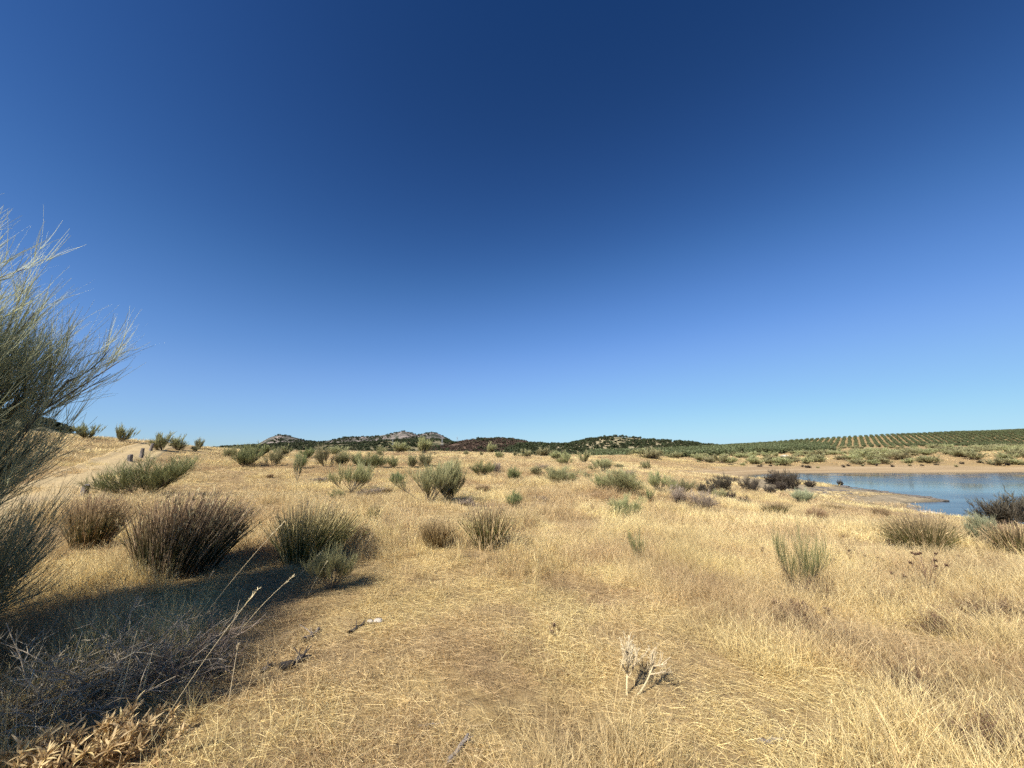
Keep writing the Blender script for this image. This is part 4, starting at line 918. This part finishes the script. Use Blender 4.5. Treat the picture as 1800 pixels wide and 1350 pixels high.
# ------------------------------------------------------------------ foreground dead wood, dry plants, stalks
def ground_at(px, py):
    p, s = hit(px, py); return p, s
def dead_bush(px, py, w_, h_, label, n0=70, lean=(.5, .15), mat='dead_pale', width=.006):
    p, s = hit(px, py); root = ob('dead_bush', None, None, p)
    d = unit(np.c_[rng.normal(lean[0], .75, n0), rng.normal(lean[1], .6, n0), rng.uniform(.25, 1.0, n0)])
    p0 = np.c_[rng.normal(0, w_ * .3, n0), rng.normal(0, w_ * .2, n0), np.zeros(n0)]
    st = arcs(p0, d, rng.uniform(.4, 1.0, n0) * h_ * 1.5, np.tile([.15, 0, -.4], (n0, 1)) + .35 * rng.normal(size=(n0, 3)), 6)
    st = st + np.cumsum(rng.normal(0, .012, st.shape), 1)
    b1 = grow(st, 5, .2, 1, (.12 * h_, .5 * h_), .9, .05, -.2, 4); b2 = grow(b1, 3, .3, 1, (.05, .16), .9, 0, 0, 3)
    g = Geo(); g.tubes(st, width * .8, .45, 4); ob('branches', g.finish('dead_branches', M[mat]), root)
    g = Geo(); g.tubes(b1, width * .4, .5, 3); g.strips(b2, width * .5, .5); ob('twigs', g.finish('dead_twigs', M[mat]), root)
    tag(root, label, 'dead shrub'); return root
dead_bush(70, 1262, .55, .42, 'tangled heap of bleached grey dead branches at the lower left')
dead_bush(215, 1205, .45, .36, 'second tangle of bleached dead twigs right of the big heap', 55)
dead_bush(330, 1190, .35, .30, 'loose dry grey twigs in shadow at the edge of the light', 30, (.3, .1), 'dead')
dead_bush(1400, 1098, .30, .16, 'low brown dead weed patch below the young broom', 60, (0, 0), 'thistle_brown', .005)
dead_bush(1440, 1050, .35, .12, 'flat brown dead weeds at the foot of the young broom', 60, (0, 0), 'thistle_brown', .005)

for px, py, w_, h_, lab in [(1655, 1112, .3, .16, 'brown dead weed tangle below the tall brown thistle'), (1745, 1085, .3, .22, 'brown dead weed near the right edge, above the bent pale straws'),
                            (1600, 1215, .25, .14, 'dark brown weed patch in tall grass at the lower right'), (1780, 1330, .25, .16, 'dark weed patch in the bottom right corner'),
                            (1480, 1135, .25, .10, 'thin brown weed patch right of the low weed patch below the young broom'), (1560, 1062, .3, .12, 'brown weed patch left of the low brown thistle')]:
    dead_bush(px, py, w_, h_, lab, 46, (0, 0), 'thistle_brown', .0045)
LEAF = {}
def leaf_mesh():
    t = np.linspace(0, 1, 5); w_ = .5 * np.sin(math.pi * t ** .8) * .15 + .004
    V = np.concatenate([np.c_[-w_, t, .35 * t * t - .5 * t ** 3 + .6 * w_], np.c_[np.zeros(5), t, .35 * t * t - .5 * t ** 3], np.c_[w_, t, .35 * t * t - .5 * t ** 3 + .6 * w_]])
    F = [[k, k + 5, k + 6, k + 1] for k in range(4)] + [[k + 5, k + 10, k + 11, k + 6] for k in range(4)]
    return make_mesh('dry_leaf', V, np.array(F), M['dry_leaf'], np.c_[np.tile(t, 3), np.full(15, .5), np.tile(t, 3)], True)
LEAFM = leaf_mesh()
def leafy_plant(px, py, w_, n_st, h0, label, nleaf=70, n_fill=1300, ls=(.04, .072)):
    p, s = hit(px, py); root = ob('dry_leafy_plant', None, None, p)
    p0 = np.c_[rng.normal(0, w_ * .35, n_st), rng.normal(0, w_ * .22, n_st), np.full(n_st, -.02)]
    st = arcs(p0, unit(np.c_[rng.normal(.35, .3, n_st), rng.normal(.1, .25, n_st), np.full(n_st, .8)]), rng.uniform(.7, 1.1, n_st) * h0, np.tile([.2, 0, -.1], (n_st, 1)), 5)
    g = Geo(); g.tubes(st, .0035, .6, 4); ob('stems', g.finish('dry_stems', M['dry_leaf']), root)
    lf = grow(st, n_fill // n_st, .25, 1, (.025, .065), 1.3, .2, .1, 4)
    g = Geo(); L_ = len(lf)
    T = np.array([.35, 1, .85, .1]); 
    N, Kp, _ = lf.shape
    dirv = unit(lf[:, -1] - lf[:, 0]); Wd = unit(np.cross(dirv, rng.normal(size=(N, 3))))
    V = np.stack([lf - Wd[:, None] * (T * .0048)[None, :, None], lf + Wd[:, None] * (T * .0048)[None, :, None]], 2)
    b = (np.arange(N) * Kp * 2)[:, None] + (np.arange(Kp - 1) * 2)[None]; F = np.stack([b, b + 1, b + 3, b + 2], -1).reshape(-1, 4)
    tt = np.tile(np.linspace(0, 1, Kp)[None, :, None], (N, 1, 2)); r_ = np.tile(rng.random((N, 1, 1)), (1, Kp, 2))
    g.add(V, F, np.stack([tt, r_, tt], -1).reshape(-1, 3)); fo = ob('foliage', g.finish('dry_foliage', M['dry_leaf']), root); kind(fo, 'stuff')
    tips = st[rng.choice(n_st, nleaf // 4)]
    for T_ in tips:
        a0 = random.uniform(0, 6.28)
        for k in range(4):
            o = ob('leaf', LEAFM, root, Vector(T_[-1] + [0, 0, -.006 * k])); o.scale = (random.uniform(*ls),) * 3
            o.rotation_euler = (random.uniform(-.2, 1.1), random.uniform(-.6, .6), a0 + k * 1.7)
    tag(root, label, 'plant'); return root
leafy_plant(60, 1365, .30, 34, .20, 'sunlit clump of dry tan leaves at the bottom left corner', 100)
leafy_plant(170, 1338, .28, 34, .20, 'sunlit dry leafy clump right of the corner clump, below the dead branches', 100)
leafy_plant(1125, 1358, .2, 16, .075, 'low dry leafy weed at the bottom edge right of the centre', 0, 500)

def stalk(px, py, tx, ty, label, bend=.15, head=True, r=.0022, grp=None):
    """one tall grass stalk from its foot to where its tip points"""
    p, s = hit(px, py); L_ = math.hypot(tx - px, ty - py) * s
    d = np.array([(tx - px) * s, 0.12 * L_, (py - ty) * s * 1.0]); Ln = np.linalg.norm(d); d /= Ln
    root = ob('grass_stalk', None, None, p)
    st = arcs(np.zeros((1, 3)), unit(d[None] - np.array([[bend * .5, 0, -.0]])), [Ln], np.array([[bend, 0, -.1]]), 9)
    g = Geo(); g.tubes(st, r, .5, 4); ob('stem', g.finish('stalk_stem', M['thistle']), root)
    if head:
        hd = grow(st, 34, .88, 1, (.012, .03), .35, 0, 0, 3); g = Geo(); g.strips(hd, .004, .4); ob('seed_head', g.finish('stalk_head', M['thistle']), root)
    tag(root, label, 'grass stalk', grp)
stalk(310, 1150, 424, 972, 'long pale stalk with a seed head rising across the tussock shadow')
stalk(250, 1330, 358, 1130, 'long pale stalk leaning right out of the dead twigs')
stalk(395, 1150, 468, 1058, 'bent thin stalk arching over the shadow edge', .5)
stalk(505, 1040, 545, 985, 'short pale stalk in front of the olive tussock')
stalk(540, 1050, 562, 1000, 'short pale stalk right of the one before the olive tussock')
stalk(192, 1262, 196, 1160, 'left of two straight upright canes by the dry leafy clump', .0, False, .003)
stalk(202, 1268, 201, 1155, 'right of two straight upright canes by the dry leafy clump', .0, False, .003)
stalk(103, 1258, 110, 1172, 'single straight cane above the corner leaf clump', .0, False, .003)
stalk(238, 1262, 240, 1175, 'beaded dry cane right of the two straight canes', .0, False, .003)
stalk(318, 1110, 345, 1030, 'thin stalk in shadow left of the long seed-headed one')
stalk(400, 1250, 398, 1168, 'upright straw at the sunlit edge beside the loose grey twigs', .05)

def thistle(px, py, h_px, label):
    p, s = hit(px, py); h_ = h_px * s; root = ob('dead_thistle', None, None, p)
    st = arcs(np.array([[0, 0, -.02], [.06, 0, -.01]]), unit(np.array([[.02, 0, 1.0], [.75, 0, .65]])), [h_ * .5, h_ * .5], np.array([[.1, 0, 0], [-.3, 0, .5]]), 6)
    b1 = np.concatenate([grow(st[:1], 12, .4, 1, (.25 * h_, .55 * h_), 1.1, .45, .35, 6), grow(st[1:], 6, .4, 1, (.16 * h_, .32 * h_), 1.0, .1, .4, 6)])
    b2 = grow(b1, 4, .3, .95, (.08 * h_, .22 * h_), .9, .3, .3, 4)
    g = Geo(); g.tubes(st, .0072, .7, 6); ob('stem', g.finish('thistle_stem', M['thistle'], True, None, True), root)
    g = Geo(); g.tubes(b1, .0045, .55, 5); g.tubes(b2, .0032, .5, 4); ob('branches', g.finish('thistle_branches', M['thistle'], True, None, True), root)
    sp_ = np.concatenate([grow(b1, 30, .05, 1, (.012, .024), 1.4, 0, 0, 2), grow(b2, 14, .1, 1, (.01, .02), 1.4, 0, 0, 2), grow(st, 22, .2, 1, (.012, .022), 1.5, 0, 0, 2)])
    g = Geo(); g.strips(sp_, .0034, .2); ob('spines', g.finish('thistle_spines', M['thistle']), root)
    tag(root, label, 'thistle')
thistle(1102, 1222, 86, 'pale branching spiny dead thistle in the centre right foreground')

def brown_thistle(px, py, h_px, nh, label, grp=None):
    p, s = hit(px, py); h_ = h_px * s; root = ob('brown_thistle', None, None, p)
    n0 = nh; d = unit(np.c_[rng.normal(0, .3, (n0, 2)), np.ones(n0)])
    st = arcs(np.c_[rng.normal(0, .03, (n0, 2)), np.zeros(n0)], d, rng.uniform(.6, 1.05, n0) * h_, .3 * rng.normal(size=(n0, 3)) * [1, 1, 0], 5)
    g = Geo(); g.tubes(st, .0028, .6, 4); tw = grow(st, 7, .1, .9, (.03, .1), .9, .2, 0, 3); g.strips(tw, .006, .4); ob('stems', g.finish('brown_stems', M['thistle_brown']), root)
    for q in range(n0):
        o = ob('flower_head', HEAD, root, Vector(st[q, -1])); k = random.uniform(.016, .024); o.scale = (k, k, k * 1.1); o.rotation_euler = (random.uniform(-.4, .4), random.uniform(-.4, .4), 0)
    tag(root, label, 'thistle', grp)
def head_mesh():
    g = Geo(); t = np.linspace(0, 1, 6); N = 26
    a = np.arange(N) * 2.4; zz = np.linspace(-.8, .9, N)
    c = np.c_[np.cos(a) * np.sqrt(1 - (zz * .85) ** 2) * .8, np.sin(a) * np.sqrt(1 - (zz * .85) ** 2) * .8, zz * .8]
    P_ = np.stack([c * .2, c, c * 1.35 + [0, 0, .25]], 1); g.strips(P_, .5, .15)
    return g.finish('thistle_head', M['thistle_brown'])
HEAD = head_mesh()
brown_thistle(1635, 1045, 60, 9, 'tall brown thistle with dark heads below the broad right tussock')
brown_thistle(1590, 1040, 26, 5, 'low brown thistle left of the tall dark-headed one')
brown_thistle(1410, 1078, 16, 5, 'row of brown thistle heads low in the grass below the young broom')
brown_thistle(1375, 1075, 14, 3, 'small brown thistle left of the row of low heads')
brown_thistle(1455, 1085, 12, 3, 'small brown thistle right of the row of low heads')
brown_thistle(970, 1112, 14, 2, 'tiny dark weed on bare soil in the centre foreground')
for q, (px, py) in enumerate(sorted([(1480, 962), (1500, 985), (1530, 1000), (1560, 960), (1350, 985), (1310, 940), (1475, 1000), (1690, 1000), (1720, 1010), (1395, 962), (1450, 940)])):
    brown_thistle(px, py, random.uniform(14, 22), random.randint(1, 3), ORD[q] + ' from the left of the small brown thistles dotted in right-hand grass', 'small thistles dotted in the right-hand grass')

def log(px, py, px2, py2, r, mat, label, name='dead_log'):
    p, s = hit(px, py); q, _ = hit(px2, py2); v = np.array(q - p)
    t = np.linspace(0, 1, 8)[:, None]
    line = v[None] * t + np.c_[rng.normal(0, r * .5, (8, 2)), np.full(8, r * .6) + rng.normal(0, r * .25, 8)]
    g = Geo(); g.tubes(line[None], r, .55, 8); root = ob(name, None, None, p); ob('trunk', g.finish('log', M[mat], True, None, True), root)
    tw = grow(line[None], 5, .1, .9, (r * 2, r * 6), .9, .3, 0, 4); g = Geo(); g.tubes(tw, r * .25, .4, 5); ob('twig_stubs', g.finish('log_twigs', M[mat]), root)
    tag(root, label, 'log' if r > .012 else 'stick')
log(455, 1185, 480, 1170, .018, 'char', 'charred stick end in shadow right of the loose grey twigs', 'charred_log')
log(500, 1178, 545, 1155, .03, 'char', 'charred curved log at the shadow edge in the lower left')
log(535, 1130, 560, 1108, .022, 'wood', 'short weathered log above the charred curved one')
log(612, 1115, 640, 1096, .016, 'char', 'thin charred stick beside the small pale stone')
log(788, 1348, 828, 1290, .016, 'wood', 'grey weathered branch at the bottom edge left of the centre')
log(735, 1277, 780, 1272, .006, 'wood', 'thin grey stick lying in short grass above the weathered branch', 'dead_stick')
log(1335, 1308, 1372, 1300, .014, 'wood', 'small grey wood piece on bare soil at the bottom right')
for px, py, w_, lab in [(664, 1094, 14, 'small pale stone beside the thin charred stick'), (650, 1095, 10, 'smaller pale stone touching the first, beside the charred stick')]:
    p, s = hit(px, py); o = ob('stone', PALE[0], None, p + Vector((0, 0, .015))); w_ *= s; o.scale = (w_ * .5, w_ * .4, w_ * .4); tag(o, lab, 'stone')

# ------------------------------------------------------------------ grass (nobody could count it)
def blades(g, p0, h0, h1, width, tilt, heads):
    n = len(p0)
    d = unit(np.c_[rng.normal(.10, tilt, n), rng.normal(0.02, tilt, n), np.ones(n)])
    L = h0 + (h1 - h0) * rng.random(n) ** 1.6
    st = arcs(p0, d, L, np.c_[d[:, :2] * .5 + rng.normal(0, .25, (n, 2)), -.4 * rng.random(n)], 4)
    g.strips(st, width, .3)
    if heads:
        s2 = st[rng.random(n) < heads]
        if len(s2): g.strips(grow(s2, 4, .75, 1, (h1 * .06, h1 * .14), .3, .2, 0, 2), width * 1.1, .4)
def litter(g, size, n, l0, l1, width, zmax):
    p1 = np.c_[rng.uniform(-size, size, (n, 2)) * .64, rng.random(n) ** 2 * zmax]
    a2 = rng.uniform(0, 6.28, n); d2 = np.c_[np.cos(a2), np.sin(a2), rng.normal(.02, .14, n)]
    g.strips(arcs(p1, unit(d2), rng.uniform(l0, l1, n), np.c_[rng.normal(0, .4, (n, 2)), rng.normal(-.05, .1, n)], 3), width, .6)
def tile(nm, mat, size, n_clump, per, spread, n_free, h0, h1, width, tilt=.4, heads=.1, lying=0, ll=(.05, .2), zmax=.03):
    """a square of turf with its blades standing in tufts, thatch between them"""
    g = Geo()
    c = rng.uniform(-size, size, (n_clump, 2)) * .62; q = np.repeat(c, per, 0) + rng.normal(0, spread, (n_clump * per, 2))
    if n_clump: blades(g, np.c_[q, np.full(len(q), -.02)], h0, h1, width, tilt * .8, heads)
    if n_free: blades(g, np.c_[rng.uniform(-size, size, (n_free, 2)) * .64, np.full(n_free, -.02)], h0 * .5, h1 * .6, width, tilt * 1.4, 0)
    if lying: litter(g, size, lying, ll[0], ll[1], width, zmax)
    V = np.concatenate(g.V); Cc = np.concatenate(g.C).astype(np.float32)      # colour runs along each blade
    return make_mesh(nm, V, [np.concatenate(f) for f in g.F.values()], mat, Cc)
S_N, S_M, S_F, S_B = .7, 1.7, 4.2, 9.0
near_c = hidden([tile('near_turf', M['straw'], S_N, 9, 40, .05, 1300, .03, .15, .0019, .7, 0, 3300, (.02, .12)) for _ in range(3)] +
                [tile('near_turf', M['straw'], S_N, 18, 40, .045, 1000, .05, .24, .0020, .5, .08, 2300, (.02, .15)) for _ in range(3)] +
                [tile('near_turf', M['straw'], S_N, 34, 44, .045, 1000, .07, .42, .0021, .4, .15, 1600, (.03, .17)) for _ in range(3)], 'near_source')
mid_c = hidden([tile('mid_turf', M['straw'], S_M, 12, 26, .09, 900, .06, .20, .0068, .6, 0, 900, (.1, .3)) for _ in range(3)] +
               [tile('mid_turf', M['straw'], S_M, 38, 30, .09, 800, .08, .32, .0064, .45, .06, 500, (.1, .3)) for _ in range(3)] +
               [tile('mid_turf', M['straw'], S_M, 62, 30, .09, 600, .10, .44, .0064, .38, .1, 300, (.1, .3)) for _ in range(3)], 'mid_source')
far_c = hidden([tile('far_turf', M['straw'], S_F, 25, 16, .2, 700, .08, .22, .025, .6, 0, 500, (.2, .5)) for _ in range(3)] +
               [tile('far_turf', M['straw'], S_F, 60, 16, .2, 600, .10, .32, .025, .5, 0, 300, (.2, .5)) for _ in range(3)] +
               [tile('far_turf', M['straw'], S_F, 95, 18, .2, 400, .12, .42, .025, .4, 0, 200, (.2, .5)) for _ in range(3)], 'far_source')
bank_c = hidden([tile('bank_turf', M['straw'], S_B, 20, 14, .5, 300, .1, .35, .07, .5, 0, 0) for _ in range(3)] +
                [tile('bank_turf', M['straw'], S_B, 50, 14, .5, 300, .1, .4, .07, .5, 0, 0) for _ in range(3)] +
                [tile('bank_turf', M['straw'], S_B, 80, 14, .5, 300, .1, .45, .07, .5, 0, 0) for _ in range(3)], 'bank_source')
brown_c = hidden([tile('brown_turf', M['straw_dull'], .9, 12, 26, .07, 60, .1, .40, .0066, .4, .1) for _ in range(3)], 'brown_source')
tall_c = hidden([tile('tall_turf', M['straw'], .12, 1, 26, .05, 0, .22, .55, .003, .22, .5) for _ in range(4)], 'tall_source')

def base_dens(x, y, z):
    md, bk = zones(x, y, z)
    d = 1 - smooth(.15, .6, md) * .82 - bk
    d = d * smooth(.85, 1.5, path_dist(x, y)) * (z > WL + .12)
    return np.clip(d, 0, 1)
def lush(x, y): return np.clip(.5 + .75 * fbm(x / 2.2, y / 2.2, 55, 3), 0, 1)
def near_trample(x, y): return (1 - .9 * np.exp(-((x + 2.0) / .8) ** 2 - ((y - 2.0) / .7) ** 2)) * (1 - .55 * np.exp(-((x - .6) / 2.0) ** 2 - ((y - 2.6) / 1.5) ** 2))
def place(name, x, y, size, coll, picks, hz, nvar, cull=None):
    z = H(x, y); h = size * .5
    gx_ = (H(x + h, y) - H(x - h, y)) / (2 * h); gy_ = (H(x, y + h) - H(x, y - h)) / (2 * h)
    zm = (z + .25 * (H(x + h, y) + H(x - h, y) + H(x, y + h) + H(x, y - h))) / 2
    rot = np.empty((len(x), 3))
    for k in range(len(x)):
        nrm = Vector((-gx_[k], -gy_[k], 1)).normalized()
        q = Vector((0, 0, 1)).rotation_difference(nrm).to_matrix() @ Matrix.Rotation(GA + rng.integers(0, 4) * math.pi / 2 + rng.normal(0, .1), 3, 'Z')
        rot[k] = q.to_euler()
    o = scatter(name, np.c_[x, y, zm], rot, np.c_[np.ones((len(x), 2)), hz], coll, nvar)
    if picks is not None: o.data.attributes['pick'].data.foreach_set('value', picks.astype(np.int32))
    return o
GA = math.radians(31); GC, GS = math.cos(GA), math.sin(GA)
def turf(name, size, r0, r1, coll, dens, lushness, half=63, cull=None):
    n_ = int(1.45 * r1 / size) + 2
    ii = np.arange(-n_, n_ + 1) * size; X, Y_ = np.meshgrid(ii, ii); x, y = (X * GC - Y_ * GS).ravel(), (X * GS + Y_ * GC).ravel()          # the squares lie askew to the view
    x = x + rng.normal(0, .1 * size, len(x)); y = y + rng.normal(0, .1 * size, len(y))
    r = np.hypot(x, y); a = np.degrees(np.abs(np.arctan2(x, y)))
    edge_ = r0 + size * .5 * rng.random(len(x)); m_ = (r > edge_) & (r < r1) & ((a < half) | (r < 2.0)) & (y > -.6)
    x, y = x[m_], y[m_]; z = H(x, y); m_ = dens(x, y, z) > rng.random(len(x)); x, y = x[m_], y[m_]
    lu = lushness(x, y) + rng.normal(0, .17, len(x)); pk = np.clip((lu * 3).astype(int), 0, 2) * 3 + rng.integers(0, 3, len(x))
    place(name, x, y, size, coll, pk, .8 + .45 * rng.random(len(x)), 9)
def tufts(name, n, r0, r1, coll, nvar, size, dens):
    a = np.radians(rng.uniform(-63, 63, n)); r = np.sqrt(rng.uniform(r0 * r0, r1 * r1, n)); x, y = r * np.sin(a), r * np.cos(a)
    z = H(x, y); m_ = dens(x, y, z) > rng.random(n)
    place(name, x[m_], y[m_], size, coll, None, .7 + .5 * rng.random(m_.sum()), nvar)
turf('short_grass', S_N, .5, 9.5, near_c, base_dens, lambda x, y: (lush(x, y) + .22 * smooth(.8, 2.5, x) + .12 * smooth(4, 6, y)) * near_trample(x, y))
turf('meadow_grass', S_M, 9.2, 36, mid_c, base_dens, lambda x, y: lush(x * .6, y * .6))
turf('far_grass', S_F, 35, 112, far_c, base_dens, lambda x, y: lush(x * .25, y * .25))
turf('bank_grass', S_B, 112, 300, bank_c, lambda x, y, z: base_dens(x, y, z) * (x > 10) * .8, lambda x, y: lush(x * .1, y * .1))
tufts('tall_grass', 2200, 1.8, 13, tall_c, 4, .15, lambda x, y, z: base_dens(x, y, z) * near_trample(x, y) * smooth(.45, .8, lush(x * .7 + 9, y * .7)))
tufts('brown_grass', 950, 7, 42, brown_c, 3, .8, lambda x, y, z: np.clip(base_dens(x, y, z) * (.7 * smooth(.55, .8, lush(x * .4 + 3, y * .4)) + .8 * (z < WL + 1.9) * (z > WL + .5) * (x > 8)), 0, 1))
